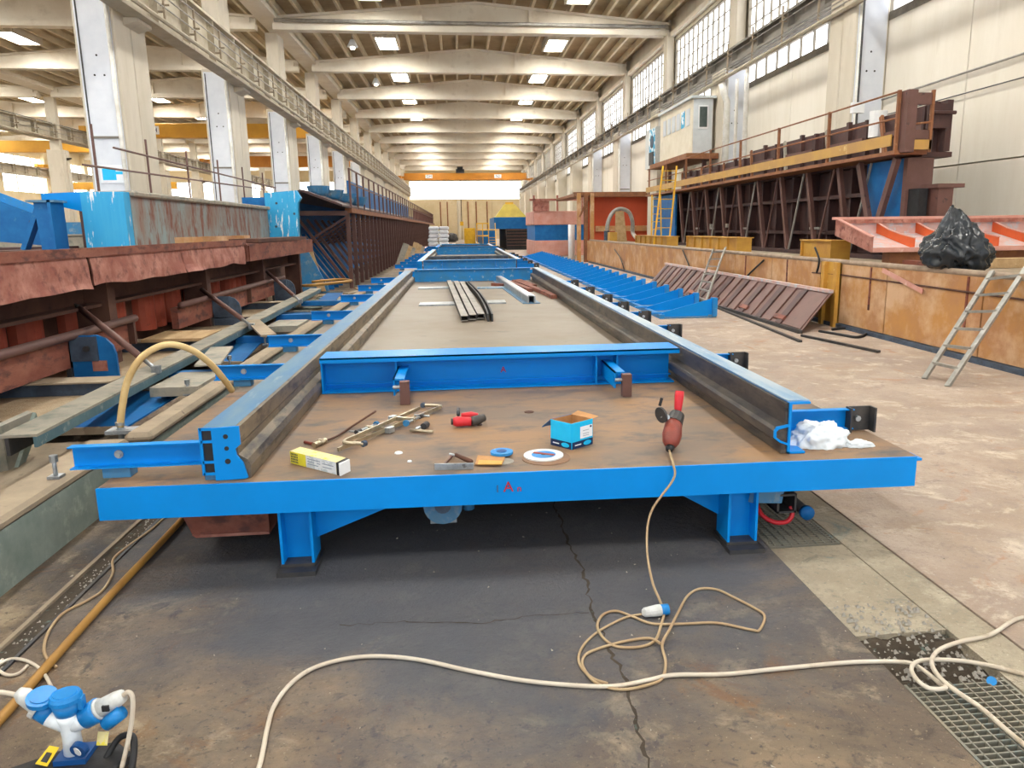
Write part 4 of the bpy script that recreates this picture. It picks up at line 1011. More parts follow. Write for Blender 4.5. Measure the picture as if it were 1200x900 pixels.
# salmon form lying across the wall
sf = thing('salmon_form', 'salmon painted steel form with curved orange ribs lying across the orange wall', 'form', (7.0, 11.0, 1.17))
XL, XR, YFt, YBk = 5.86, 9.25, 10.45, 11.5
B().box(XL, XR, YBk, YBk + .03, 1.40, 1.62).build('back_plate', 'salmon_in', sf)
B().box(XL - .03, XR, YBk - .06, YBk + .14, 1.62, 1.66).build('top_flange', 'salmon', sf)
B().box(XL, XR, YBk - .06, YBk - .03, 1.56, 1.62).build('top_lip', 'rust_pink', sf)
B().px([(YFt, 1.18), (YBk, 1.40), (YBk, 1.38), (YFt, 1.16)], XL, XR).build('sloping_plate', 'salmon_in', sf)
B().box(XL, XR, YFt - .03, YFt, 1.15, 1.215).build('front_lip', 'salmon', sf)
B().px([(YFt - .03, 1.15), (YFt - .03, 1.37), (YBk + .03, 1.65), (YBk + .03, 1.38)], XL - .02, XL).build('end_plate', 'rust_pink', sf)
B().bar((XL - .02, YFt - .03, 1.37), (XL - .02, YBk + .03, 1.65), .06, .015).build('end_edge', 'salmon', sf)
for x in (6.5, 7.15, 7.8, 8.45, 9.1):
    f = B().px([(YFt, 1.19), (YFt, 1.34), (10.8, 1.39), (11.15, 1.46), (YBk, 1.57), (YBk, 1.41)], x, x + .012).build('curved_rib', 'orange_rib', sf)
    b = B()
    for a, c in (((YFt, 1.34), (10.8, 1.39)), ((10.8, 1.39), (11.15, 1.46)), ((11.15, 1.46), (YBk, 1.57))): b.bar((x + .006, a[0], a[1] + .005), (x + .006, c[0], c[1] + .005), .035, .01)
    b.build('rib_edge', 'salmon', f)
B().box(7.0, 9.4, 6.0, 11.5, .90, .96).box(7.0, 9.4, 6.0, 6.1, 0, .9).build('rear_deck', 'brown_dusty', ts)
for i, (x0, x1, y0, lb) in enumerate([(6.2, 7.5, 10.55, 'brown timber bearer under the front of the salmon form, left piece'), (7.7, 9.1, 10.6, 'brown timber bearer under the front of the salmon form, right piece')]):
    tag(B().box(x0, x1, y0, y0 + .2, .965, 1.145).build('timber_bearer', 'rail_rust'), lb, 'bearer')
tag(B().box(6.25, 6.42, 8.9, 10.3, .965, 1.04).build('steel_bearer', 'rust'), 'long rusty bearer lying on the orange wall in front of the salmon form', 'bearer')
tag(B().box(6.9, 9.0, 9.3, 9.5, .965, 1.09).build('pale_plank', 'timber'), 'pale plank lying behind the black bag on the orange wall', 'plank')
# black garbage bag
def blob(name, mat, c, r, seed, amp, peak=None, sub=4, flat=0.0, fold=0.0):
    bm = bmesh.new(); bmesh.ops.create_icosphere(bm, subdivisions=sub, radius=1)
    c = Vector(c)
    for v in bm.verts:
        d = v.co.normalized(); n = noise.noise(d * 1.7 + Vector((seed, 0, 0))) + .5 * noise.noise(d * 4 + Vector((0, seed, 0)))
        rd = abs(noise.noise(Vector((d.x * 5, d.y * 5, d.z * 2.2)) + Vector((seed, seed, 0))))
        k = 1 + amp * n - fold * rd
        p = Vector((d.x * r[0] * k, d.y * r[1] * k, d.z * r[2] * k))
        if peak:
            h = max(0, d.z) ** 6; p.x += peak[0] * h; p.y += peak[1] * h; p.z += peak[2] * h
            s_ = 1 - .5 * max(0, d.z) ** 3 * (1 if peak[2] > 0 else 0); p.x *= s_; p.y *= s_
        if p.z < -flat * r[2]: p.z = -flat * r[2] - .02 * abs(n)
        v.co = c + p
    me = bpy.data.meshes.new(name); bm.to_mesh(me); bm.free(); me.materials.append(MATS[mat])
    me.polygons.foreach_set('use_smooth', [True] * len(me.polygons))
    o = bpy.data.objects.new(name, me); COL.objects.link(o); return o
tag(blob('garbage_bag', 'bag_black', (5.97, 8.72, 1.21), (.38, .48, .33), 2.3, .18, (-.14, .05, .26), 5, .6, .30), 'shiny black garbage bag on the orange wall in front of the salmon form', 'bag')
tag(blob('white_rag', 'rag', (1.79, 3.57, .455), (.17, .11, .115), 5.1, .22, None, 5, .02, .28), 'crumpled white cloth on the right end of the worktable', 'rag')
tag(blob('rag_tail', 'rag', (1.97, 3.50, .455), (.08, .04, .03), 1.1, .25, None, 4, .02, .3), 'loose corner of white cloth lying on the table beside the crumpled cloth', 'rag')

# big brown mould with V struts and walkway
vm = thing('strutted_mould', 'tall dark brown mould with V-shaped struts on the right under a railed walkway', 'mould', (7.6, 12.4, 0))
YN, YF = 12.1, 28.3
B().box(7.75, 7.85, YN + .2, YF, 0, 2.6).build('skin', 'mould_brown', vm)
B().box(7.53, 8.05, YN, YF, 2.61, 2.69).build('top_flange', 'mould_brown', vm)
B().box(7.2, 7.8, YN + .2, YF, .95, 1.02).build('ledge', 'mould_brown', vm)
B().box(7.5, 7.78, YN + .3, YF, 1.35, 1.42).build('waler', 'mould_brown', vm)
B().box(7.5, 7.78, YN + .3, YF, 2.05, 2.12).build('waler', 'mould_brown', vm)
for k in range(18):
    y = YN + .5 + .88 * k
    B().box(7.55, 7.75, y, y + .08, 0, 2.6).build('stiffener', 'mould_brown', vm)
for k in range(11):
    y = YN + 1.75 + 1.35 * k
    B().bar((7.3, y + .55, 2.6), (7.3, y, .95), .10, .08, (1, 0, 0)).build('strut', 'mould_post', vm)
    B().bar((7.28, y - .65, 2.6), (7.28, y - .05, .95), .035, .03, (1, 0, 0)).build('tie_rod', 'mould_post' if k % 2 else 'pipe_grey', vm)
    if k in (1, 4, 6, 7): B().box(7.3, 7.36, y - .1, y + .35, 1.45, 1.50).build('shelf_plate', 'pipe_grey', vm)
    if k in (5, 6): B().box(7.3, 7.36, y, y + .12, 1.5, 1.6).build('lug', 'pipe_grey', vm)
B().box(7.32, 7.36, YN + .05, YN + 1.3, 1.2, 2.6).build('blue_end_panel', 'blue_deep', vm)
for a, c in ((1.3, .7), (.1, .7)): B().bar((7.17, YN + a, 2.6), (7.17, YN + c, 1.25), .12, .08, (1, 0, 0)).build('strut', 'mould_post', vm)
B().box(7.2, 7.26, 25.4, 28.3, .9, 2.6).build('blue_far_panel', 'blue_deep', vm)
B().box(7.3, 7.75, YN, YN + .12, 0, 2.6).build('end_column', 'mould_post', vm)
B().box(7.55, 7.8, YN - .5, YN, 0, 2.1).build('end_column', 'mould_post', vm)
B().box(7.35, 7.5, YN - .3, YN, 0, 2.1).build('end_slot', 'black', vm)
B().box(7.5, 7.95, YN - .55, YN - .1, 2.1, 2.16).build('end_cap', 'mould_post', vm)
B().box(7.2, 7.5, YN - .2, YN - .05, 1.0, 1.55).build('end_box', 'pipe_grey', vm)
# walkway
wk = thing('railed_walkway', 'walkway with rusty railing and yellow toe board on top of the brown strutted mould', 'walkway', (7.4, 12, 2.65))
B().box(6.96, 7.52, 11.95, 28.6, 2.64, 2.70).build('deck', 'rail_rust', wk)
B().box(6.97, 6.99, 12.1, 28.6, 2.78, 2.96).build('toe_board', 'yellow_toe', wk)
po = B().box(6.98, 7.03, 11.98, 12.03, 2.7, 3.62).build('rail_post', 'rail_rust', wk)
for k in range(1, 8): inst(po, wk, (0, 2.32 * k, 0))
for z in (3.6, 3.2): B().tube([(7.0, 12.0, z), (7.0, 28.5, z)], .016, 8).build('handrail', 'rail_rust', wk)
B().box(7.04, 7.2, 11.8, 12.0, 2.66, 3.6).build('end_post', 'mould_post', wk)
B().box(7.2, 7.46, 11.84, 11.9, 3.38, 3.56).build('end_plate', 'mould_post', wk)
B().box(7.2, 7.5, 11.84, 11.9, 2.86, 3.0).build('end_plate', 'mould_post', wk)
B().box(7.2, 7.5, 11.82, 11.88, 2.70, 2.85).build('end_toe_board', 'yellow_toe', wk)
B().box(7.46, 7.50, 11.82, 11.88, 2.66, 3.6).build('end_post', 'rail_rust', wk)
B().tube([(7.1, 11.84, 3.08), (7.5, 11.84, 3.12)], .018, 6).build('handrail', 'rail_rust', wk)
# upper inner mould behind the railing
um = thing('upper_mould', 'dark brown panelled mould standing behind the walkway railing', 'mould', (8.0, 12.4, 2.7))
y = 12.1
for k in range(7):
    L = 2.0; h = 3.5 if k < 4 else 3.35
    B().box(7.9, 8.0, y, y + L - .1, 2.70, h).build('panel', 'mould_brown', um)
    B().box(7.82, 7.9, y + .9, y + 1.0, 2.7, h + .05).build('upright', 'mould_brown', um); B().box(7.82, 7.9, y + .2, y + .28, 2.7, h).build('upright', 'mould_brown', um)
    B().box(7.8, 7.9, y + .3, y + 1.7, 3.1, 3.18).build('rib', 'mould_post', um)
    B().bar((7.75, y + 1.5, 2.72), (7.85, y + 1.9, h), .09, .05, (1, 0, 0)).build('raking_board', 'dust_beam' if k in (1, 2) else 'rail_rust', um)
    y += 2.15
for k in range(3): B().box(7.6, 7.9, 12.0 + .12 * k, 12.06 + .12 * k, 3.05, 3.42).build('pin_block', 'mould_brown', um)
B().cyl((7.5, 11.95, 3.28), (7.95, 11.95, 3.28), .03, 8).build('clamp_bar', 'mould_brown', um)
tag(B().cyl((7.9, 14.2, 3.15), (7.9, 14.2, 3.62), .16, 14).build('plastic_drum', 'white', smooth=False), 'translucent white drum on the upper mould behind the railing', 'drum')
lp = thing('flood_lamp', 'small white flood lamp on a thin pole above the walkway railing', 'lamp', (8.0, 15.0, 3.4))
B().cyl((8.0, 15.2, 3.2), (8.0, 15.2, 6.4), .02, 6).build('pole', 'dark_steel', lp); B().box(7.85, 8.1, 15.1, 15.2, 3.72, 3.92).build('head', 'white', lp)
# cabin
cb_ = thing('control_cabin', 'small white and cream control cabin raised behind the walkway', 'cabin', (8.2, 28, 3.9))
B().box(7.9, 8.6, 26.0, 30.2, 3.95, 5.72).build('body', 'cabin_cream', cb_)
B().box(7.92, 8.58, 25.97, 26.0, 3.97, 5.70).build('end_wall', 'cabin_grey', cb_)
B().box(7.82, 8.68, 25.9, 30.3, 5.72, 5.80).build('roof', 'cabin_grey', cb_)
B().box(8.08, 8.42, 25.94, 25.97, 4.75, 5.5).build('window_trim', 'white', cb_); B().box(8.12, 8.38, 25.93, 25.945, 4.8, 5.45).build('window_pane', 'glass_dark', cb_)
for k in range(6): B().box(7.88, 7.9, 26.3 + .6 * k, 26.7 + .6 * k, 4.9, 5.45).build('window_pane', 'paper_blue' if k in (1,) else 'cabin_grey', cb_)
B().box(7.6, 8.7, 25.6, 30.6, 3.75, 3.93).build('floor_beam', 'rail_rust', cb_)
for y in (26, 28.2, 30.3): B().box(8.3, 8.42, y, y + .12, 0, 3.75).build('support_leg', 'mould_post', cb_)
cc = thing('blue_cabinet', 'light blue electrical cabinet with fan left of the raised cabin', 'cabinet', (8.1, 31.5, 3.9))
B().box(7.9, 8.7, 30.9, 32.6, 3.9, 5.45).build('body', 'plug_grey', cc)
B().box(7.88, 7.9, 31.0, 31.9, 4.0, 5.4).build('door', 'paper_blue', cc); B().cyl((7.86, 31.4, 4.9), (7.88, 31.4, 4.9), .25, 16).build('fan', 'navy', cc)
B().box(7.85, 7.9, 31.1, 31.8, 4.0, 4.5).build('grille', 'black', cc)
B().box(8.0, 8.6, 31.0, 32.5, 0, 3.9).build('pedestal', 'concrete', cc)
for i, (px_, y_) in enumerate(((851, 24.6), (862, 23.9), (873, 23.0))):
    lb = ['thick white vertical duct beside the raised cabin', 'thin white vertical duct on the second right pillar', 'white vertical duct on the right edge of the second right pillar'][i]
    x_ = DY(px_, 150, y_).x; r = (.10, .05, .07)[i]
    t = thing('white_duct', lb, 'duct', (x_, y_, 3.5))
    B().tube([(x_, y_, 0), (x_, y_, 5.4), (x_ - (.12 if i == 0 else 0), y_, 5.65), (x_ - (.2 if i == 0 else 0), y_, 5.95)], r, 10).build('tube', 'pipe_white', t, smooth=True)
    B().cyl((x_, y_, 4.2), (x_, y_, 4.25), r * 1.15, 10).build('collar', 'pipe_white', t)
# thin wires on right wall
for i, (z, lb) in enumerate([(4.15, 'upper thin pipe running along the cream right wall'), (3.95, 'lower thin dark wire running along the cream right wall')]):
    tag(B().tube([(9.44, 4, z + (.25 if i == 0 else .0)), (9.44, 17, z + (.1 if i == 0 else -.05))], .02 if i == 0 else .012, 6).build('wall_pipe', 'pipe_grey' if i == 0 else 'dark_steel', smooth=True), lb, 'pipe')
# orange booth with timber frame, hose arch
ob = thing('orange_booth', 'red-orange steel booth wall with rusty post frame behind the orange mould wall', 'booth', (6.0, 35.0, 0))
B().box(5.9, 9.2, 35.6, 35.7, 0, 2.9).build('wall_sheet', 'orange_wall', ob)
B().box(6.3, 9.2, 35.5, 35.6, 1.35, 1.6).build('rail_board', 'tub', ob)
B().box(5.25, 9.3, 35.2, 35.6, 2.9, 3.12).build('top_beam', 'rail_rust', ob)
for x, m_ in ((5.3, 'tub'), (5.62, 'rail_rust'), (5.9, 'tub')): B().box(x, x + .17, 34.6, 34.8, 0, 3.05).build('post', m_, ob)
B().bar((5.4, 34.6, 2.0), (5.8, 34.6, 2.8), .08, .08, (0, 1, 0)).build('knee_brace', 'rail_rust', ob)
B().box(5.28, 5.9, 34.7, 42, 2.95, 3.08).build('side_beam', 'rail_rust', ob)
ha = thing('suction_hose', 'grey suction hose arched beside a leaning board on the far orange wall', 'hose', (4.9, 24, 1))
B().tube(smooth_path([(5.86, 30.5, 1.35), (5.92, 30.5, 1.75), (6.1, 30.5, 2.1), (6.4, 30.5, 2.25), (6.75, 30.5, 2.12), (6.9, 30.5, 1.75), (6.93, 30.5, 1.3), (6.9, 29.5, 1.06)]), .08, 10).build('hose', 'pipe_grey', ha, smooth=True)
B().cyl((5.86, 30.5, .97), (5.86, 30.5, 1.4), .11, 10).build('coupling', 'navy', ha)
tag(B().slab([(6.14, 30.2, .97), (6.62, 30.2, .97), (6.52, 30.4, 2.15), (6.18, 30.4, 2.15)], .03).build('leaning_board', 'timber'), 'pale board standing inside the arch of the grey suction hose', 'board')
tag(B().box(5.82, 6.1, 29.6, 30.1, .965, 1.35).build('yellow_crate', 'yellow_box'), 'small yellow crate under the left foot of the suction hose', 'crate')
ladder('yellow_ladder', 'yellow steel ladder rising to the far end of the walkway', (5.85, 22.9, .97), (6.32, 22.9, .97), (6.25, 23.5, 3.35), (6.68, 23.5, 3.35), 8, .05, 'yellow')
ladder('yellow_ladder', 'yellow ladder just right of the other yellow ladder behind the orange booth', (6.45, 25.6, .97), (6.8, 25.6, .97), (6.6, 26.2, 2.6), (6.9, 26.2, 2.6), 6, .04, 'yellow')
tag(B().cyl((5.38, 37, 0), (5.38, 37, 1.68), .16, 14).build('white_tube', 'white', smooth=True), 'upright white tube between the salmon blue container and the timber posts', 'tube')
# containers
ct = thing('tiered_tank', 'salmon, blue and salmon tiered steel tank far down the hall at right', 'tank', (5.2, 43, 0))
B().box(4.15, 7.0, 43, 48, 0, .85).build('lower_tier', 'salmon', ct, bevel=.03); B().box(4.2, 7.0, 43.02, 48, .85, 1.7).build('middle_tier', 'blue_deep', ct); B().box(4.12, 7.0, 42.95, 48, 1.7, 2.45).build('upper_tier', 'salmon', ct, bevel=.03)
B().box(4.1, 5.0, 42.9, 43.1, 2.45, 3.0).build('back_panel', 'rust_pink', ct)
B().box(3.9, 6.9, 42.8, 42.9, 3.0, 3.12).build('gantry_rail', 'rust_pink', ct)
for x in (4.1, 5.4, 6.8): B().box(x, x + .1, 42.8, 42.9, 2.45, 3.3).build('gantry_post', 'rust_pink', ct)
# far blue machine
bm_ = thing('batching_machine', 'blue machine with black undercarriage far down the hall', 'machine', (3.4, 60, 0))
B().box(2.6, 5.3, 58, 66, 1.5, 2.35).build('hull', 'blue_deep', bm_); B().box(3.4, 5.3, 56, 66, 0, 1.5).build('undercarriage', 'black', bm_)
B().box(1.7, 2.6, 56, 80, .3, 1.4).build('side_conveyor', 'blue_deep', bm_)
for k in range(6): B().box(3.3, 5.2, 55.9, 56, .3 + .22 * k, .34 + .22 * k).build('roller', 'mould_post', bm_)
B().box(1.7, 2.8, 57, 75, 1.4, 1.45).build('conveyor_edge', 'yellow', bm_)
hp_ = thing('yellow_hopper', 'olive yellow pyramid hopper on top of the far blue machine', 'hopper', (4, 60, 2.4))
B().add([(2.75, 59, 2.36), (5.15, 59, 2.36), (5.15, 61.4, 2.36), (2.75, 61.4, 2.36), (3.5, 59.8, 3.35), (4.3, 59.8, 3.35), (4.3, 60.6, 3.35), (3.5, 60.6, 3.35)], BF).build('cone', 'hopper_olive', hp_)
B().box(3.6, 4.2, 59.9, 60.5, 3.35, 3.5).build('inlet', 'yellow', hp_)
st_ = thing('yellow_stair', 'yellow railed stair at the near end of the far blue machine', 'stair', (2.2, 46, 0))
B().box(1.2, 2.05, 54, 55.5, 1.0, 1.08).build('platform', 'yellow', st_)
for x in (1.2, 1.6, 2.0): B().box(x, x + .05, 54, 54.05, 0, 1.9).build('post', 'yellow', st_)
B().box(1.2, 2.05, 54, 54.04, 1.85, 1.92).box(1.2, 2.05, 54, 54.04, 1.4, 1.46).build('rail', 'yellow', st_)
for k in range(5): B().box(2.05, 2.5, 54 - .2 * k, 54.2 - .2 * k, .9 - .18 * k, .94 - .18 * k).build('tread', 'yellow_toe', st_)
B().bar((2.5, 53.1, .1), (2.5, 54.2, 1.9), .05, .05).build('stringer', 'yellow', st_)
tag(B().box(.5, 1.6, 78, 80, 0, 1.6).build('yellow_cabinet', 'yellow', bevel=.04), 'yellow cabinet at the far end left of the blue machine', 'cabinet')
tag(B().box(-5.0, -3.9, 96, 98, 0, 2.2).build('red_container', 'rust_orange', bevel=.04), 'small red container at the far end of the left mould', 'container')
tag(B().cyl((.05, 114.8, 0), (.05, 114.8, 5.6), .25, 8).build('wall_pipe', 'concrete'), 'pale vertical pipe on the far end wall under the crane rope', 'pipe')
for i, x in enumerate((-2.6, -1.6, 1.4, 2.6, 4.2)):
    tag(B().cyl((x, 114.8, 0), (x, 114.8, 5.4), .10, 6).build('wall_pipe', 'rail_rust'), 'thin brown vertical pipe on the far end wall, %s from the left' % NTH[i], 'pipe', 'brown pipes on the end wall')
random.seed(11)
for k in range(16):
    x, y = -2.6 + .5 * (k % 8), 57 + (k // 8) * 11 + random.uniform(0, 4); a = random.uniform(1.5, 1.66); L = random.uniform(3, 6)
    tag(B().bar((x, y, .075), (x + L * math.cos(a), y + L * math.sin(a), .075), .3, .14).build('long_timber', random.choice(['salmon_in', 'rust_pink', 'timber', 'salmon_in'])),
        'pinkish long timber on the floor at the hall end, %s row, %s from the left' % (('nearer', 'farther')[k // 8], NTH[k % 8]), 'timber', 'long timbers at the far end')
for k, x in enumerate((-2.4, -.8, 1.2)):
    tag(blob('debris_heap', 'concrete' if k != 1 else 'dark_steel', (x, 92 + k, .4), (.6, .6, .7), k + 1, .3, None, 3, .6), ['pale debris heap left of the crane rope at the hall end', 'dark debris heap just left of the crane rope at the hall end', 'pale debris heap right of the crane rope at the hall end'][k], 'heap')
# ================================================================ small things on the worktable
def on(px_, py_, z=T): return G(px_, py_, z)
V = Vector
# cyan box
a, b_, c_ = on(646, 521), on(670, 527), on(694, 520)
ux = (a - b_); uy = (c_ - b_); h = .135; hb = .036
bx = thing('cardboard_box', 'open cyan blue cardboard box with navy base band on the worktable', 'box', b_)
d_ = b_ + ux + uy
def wallq(p, q, z0, z1, nm, mt, par, off=0.0, th=.003):
    n = (q - p).cross(V((0, 0, 1))).normalized()
    p2, q2 = p + n * off, q + n * off
    return B().slab([p2 + V((0, 0, z0)), q2 + V((0, 0, z0)), q2 + V((0, 0, z1)), p2 + V((0, 0, z1))], th).build(nm, mt, par)
for p, q in ((a, b_), (b_, c_), (c_, d_), (d_, a)):
    wallq(p, q, 0, h, 'side', 'box_cyan', bx)
for p, q in ((c_, d_), (d_, a), (a, b_), (b_, c_)):
    cen = (a + c_) / 2
    pi_, qi = p.lerp(cen, .05), q.lerp(cen, .05)
    B().slab([pi_ + V((0, 0, .004)), qi + V((0, 0, .004)), qi + V((0, 0, h + .001)), pi_ + V((0, 0, h + .001))], .001).build('inner_side', 'cardboard', bx)
B().slab([a + V((0, 0, .002)), b_ + V((0, 0, .002)), c_ + V((0, 0, .002)), d_ + V((0, 0, .002))], .002).build('bottom', 'cardboard', bx)
no = (b_ - a).cross(V((0, 0, 1))).normalized()
def outn(p, q):
    n = (q - p).cross(V((0, 0, 1))).normalized()
    return n if n.dot((p + q) / 2 - (a + c_) / 2) > 0 else -n
for p, q in ((a, b_), (b_, c_)):
    n = outn(p, q) * .0035
    B().slab([p + n, q + n, q + n + V((0, 0, hb)), p + n + V((0, 0, hb))], .0006).build('band', 'box_navy', bx)
    e = []
    for k in range(16):
        t = 2 * PI * k / 16; e.append(p.lerp(q, .72 + .19 * math.cos(t)) + n * 1.5 + V((0, 0, hb * .5 + hb * .34 * math.sin(t))))
    B().slab(e, .0005).build('oval_logo', 'box_cyan', bx)
    B().slab([p.lerp(q, .12) + n * 1.5 + V((0, 0, hb * .42)), p.lerp(q, .42) + n * 1.5 + V((0, 0, hb * .42)), p.lerp(q, .42) + n * 1.5 + V((0, 0, hb * .58)), p.lerp(q, .12) + n * 1.5 + V((0, 0, hb * .58))], .0005).build('print_line', 'label_white', bx)
n = outn(b_, c_) * .0042; P_ = lambda u, v, k=1: b_.lerp(c_, u) + n * k + V((0, 0, h * v))
B().slab([P_(.38, .34), P_(.97, .34), P_(.97, .80), P_(.38, .80)], .0005).build('white_label', 'label_white', bx)
for v in (.42, .5, .62): B().slab([P_(.5, v, 1.3), P_(.8, v, 1.3), P_(.8, v + .02, 1.3), P_(.5, v + .02, 1.3)], .0004).build('print_line', 'print_grey', bx)
B().slab([P_(.84, .7, 1.3), P_(.93, .7, 1.3), P_(.93, .77, 1.3), P_(.84, .77, 1.3)], .0004).build('print_mark', 'box_navy', bx)
top = V((0, 0, h))
na = outn(a, d_)
B().slab([a + top, d_ + top, d_ + top + na * .07 + V((0, 0, -.055)), a + top + na * .07 + V((0, 0, -.055))], .002).build('flap', 'blue_deep', bx)
nb = outn(c_, d_)
B().slab([c_ + top, d_ + top, d_ + top + nb * .05 + V((0, 0, .012)), c_ + top + nb * .05 + V((0, 0, .004))], .002).build('flap', 'cardboard', bx)
# electrode box
p0, p1, p2 = on(341, 543), on(399, 558), on(413, 551)
eb = thing('electrode_box', 'torn yellow and white electrode carton at the left front of the worktable', 'box', p1)
L_, W_ = p1 - p0, (p2 - p1); W_ = W_.normalized() * .075; hh = .062
q0, q1, q2, q3 = p0, p0 + L_ * .93, p0 + L_ * .93 + W_, p0 + W_
Z = V((0, 0, 1))
def hexa(q, z0, z1): return B().add([x + Z * z0 for x in q] + [x + Z * z1 for x in q], BF)
hexa([q0, q1, q2, q3], .001, hh).build('carton', 'box_yellow', eb)
nf = L_.cross(Z).normalized()
if nf.y > 0: nf = -nf
fq = lambda u, v, k=.0012: p0 + L_ * u + nf * k + Z * (hh * v)
B().slab([fq(.0, .04), fq(.32, .04), fq(.32, .98), fq(.0, .98)], -.0005).build('yellow_print', 'ebox_yellow', eb)
B().slab([fq(.33, .04), fq(.93, .04), fq(.93, .98), fq(.33, .98)], -.0005).build('white_print', 'ebox_white', eb)
for i in range(6):
    for j in range(4): B().slab([fq(.02 + .025 * i, .15 + .2 * j, .002), fq(.035 + .025 * i, .15 + .2 * j, .002), fq(.035 + .025 * i, .28 + .2 * j, .002), fq(.02 + .025 * i, .28 + .2 * j, .002)], -.0004).build('print_mark', 'box_navy', eb)
for i, (u0, u1, v0) in enumerate([(.36, .62, .7), (.36, .5, .5), (.36, .58, .3), (.66, .88, .6), (.66, .84, .35), (.55, .62, .5)]):
    B().slab([fq(u0, v0, .002), fq(u1, v0, .002), fq(u1, v0 + .07, .002), fq(u0, v0 + .07, .002)], -.0004).build('print_line', 'print_grey', eb)
hexa([q1 + L_ * .003, q1 + L_ * .05, q2 + L_ * .05, q2 + L_ * .003], .001, hh * .98).build('torn_end', 'black', eb)
hexa([q1 + L_ * .05, p1 + L_ * .005, p1 + W_ + L_ * .005, q2 + L_ * .05], .001, hh * .94).build('end_flap', 'white', eb)
# F-clamps
def fclamp(A, Bq, label, jaw_dir, s1=.25, jl=.12, bend=True):
    A, Bq = V(A), V(Bq); d = (Bq - A).normalized(); j = V(jaw_dir).normalized()
    t = thing('bar_clamp', label, 'clamp', A)
    B().bar(A, Bq, .010, .020).build('rail', 'steel_brass', t)
    pts = smooth_path([Bq, Bq + d * .02 + j * .01, Bq + d * .025 + j * .04, Bq + d * .01 + j * jl], 4)
    B().tube(pts, .010, 8).build('fixed_jaw', 'steel_brass', t, smooth=True)
    B().cyl(pts[-1] - d * .012, pts[-1] + d * .008, .016, 10).build('jaw_pad', 'navy', t)
    S = A.lerp(Bq, s1)
    B().bar(S - j * .02, S + j * jl, .02, .022).build('sliding_jaw', 'steel_brass', t)
    B().bar(S - j * .02 - d * .02, S - j * .02 + d * .03, .03, .03).build('slider', 'steel', t)
    e = S + j * (jl - .01)
    B().cyl(e - d * .07, e + d * .07, .008, 8).build('screw', 'steel', t, smooth=True)
    B().cyl(e + d * .07, e + d * .085, .018, 12).build('swivel_pad', 'blue_dusty', t)
    B().cyl(e - d * .07 - Z * .0, e - d * .11, .013, 10).build('handle_collar', 'dark_steel', t)
    B().cyl(e - d * .10 - j * .05, e - d * .10 + j * .05, .006, 8).build('tommy_bar', 'steel', t)
    return t
z1 = T + .02
pa, pb = on(396, 527, z1), on(516, 477, z1); jd = (on(440, 520, z1) - on(420, 500, z1))
fclamp(pa, pb, 'longer brass-coloured bar clamp on the worktable, the one nearer the camera', (-(pb - pa).y, (pb - pa).x, 0), .42, .13)
pa, pb = on(404, 517, z1 + .025), on(492, 478, z1 + .025)
fclamp(pb, pa, 'brass-coloured bar clamp lying behind and across the longer clamp', ((pb - pa).y * 1, -(pb - pa).x, 0), .35, .12)
tsc = thing('tommy_screw', 'small steel T-handled clamp screw lying right of the bar clamps', 'screw', on(490, 503, z1))
B().cyl(on(481, 504, T + .013), on(507, 506, T + .013), .009, 8).build('handle', 'steel_brass', tsc, smooth=True)
B().cyl(on(487, 503, T + .016), on(500, 497, T + .016), .008, 8).build('shank', 'steel', tsc, smooth=True)
B().cyl(on(496, 500, T + .02), on(500, 497, T + .02), .019, 10).build('knob', 'dark_steel', tsc)
rd = thing('gas_rod', 'thin brown rod with brass end fitting left of the bar clamps', 'rod', on(375, 521))
B().tube(smooth_path([on(380, 517, T + .012), on(395, 511, T + .012), (on(412, 500, T + .012)), on(440, 482, T + .03)]), .006, 8).build('rod', 'rust_dark', rd, smooth=True)
B().cyl(on(368, 522, T + .015), on(381, 516, T + .015), .015, 10).cyl(on(374, 519, T + .015), on(377, 517.5, T + .015), .02, 6).build('fitting', 'steel_brass', rd)
B().cyl(on(357, 518, T + .01), on(366, 520, T + .01), .008, 8).build('red_tip', 'red_dull', rd)
# chips of weld slag
for k, (p, r, lb) in enumerate([((467, 531), .022, 'pale flat chip on the worktable below the clamps'), ((480, 541), .012, 'small white chip on the worktable near its front edge')]):
    o = on(*p); tag(B().cyl(o, o + Z * .006, r, 9, r * .8).build('pale_chip', 'rag'), lb, 'chip')
for k, (p, lb) in enumerate([((620, 483), 'dark round stain cap on the worktable left of the cyan box'), ((562, 498), 'small dark scrap beside the small red grinder')]):
    o = on(*p); tag(B().cyl(o, o + Z * .003, .03 if k == 0 else .015, 12).build('scrap_disc', 'rust_dark'), lb, 'scrap')
# small red grinder
g1 = thing('cordless_grinder', 'small red cordless grinder lying in the middle of the worktable', 'grinder', on(548, 496))
A, E_ = on(531, 494, T + .035), on(552, 494, T + .03)
B().tube([A, A.lerp(E_, .2), A.lerp(E_, .6), E_], [.022, .030, .027, .026], 12).build('body', 'red', g1, smooth=True)
B().tube([E_, on(560, 492, T + .033), on(567, 489, T + .04)], [.027, .028, .022], 12).build('battery', 'dark_steel', g1, smooth=True)
B().tube([on(541, 487, T + .05), on(552, 486, T + .055), on(560, 487, T + .05)], [.015, .018, .014], 10).build('grip', 'red', g1, smooth=True)
B().cyl(on(537, 486, T + .05), on(537, 479, T + .06), .01, 8).build('spindle', 'dark_steel', g1, smooth=True)
B().cyl(A - V((.012, 0, 0)), A, .018, 12).build('head_ring', 'dark_steel', g1)
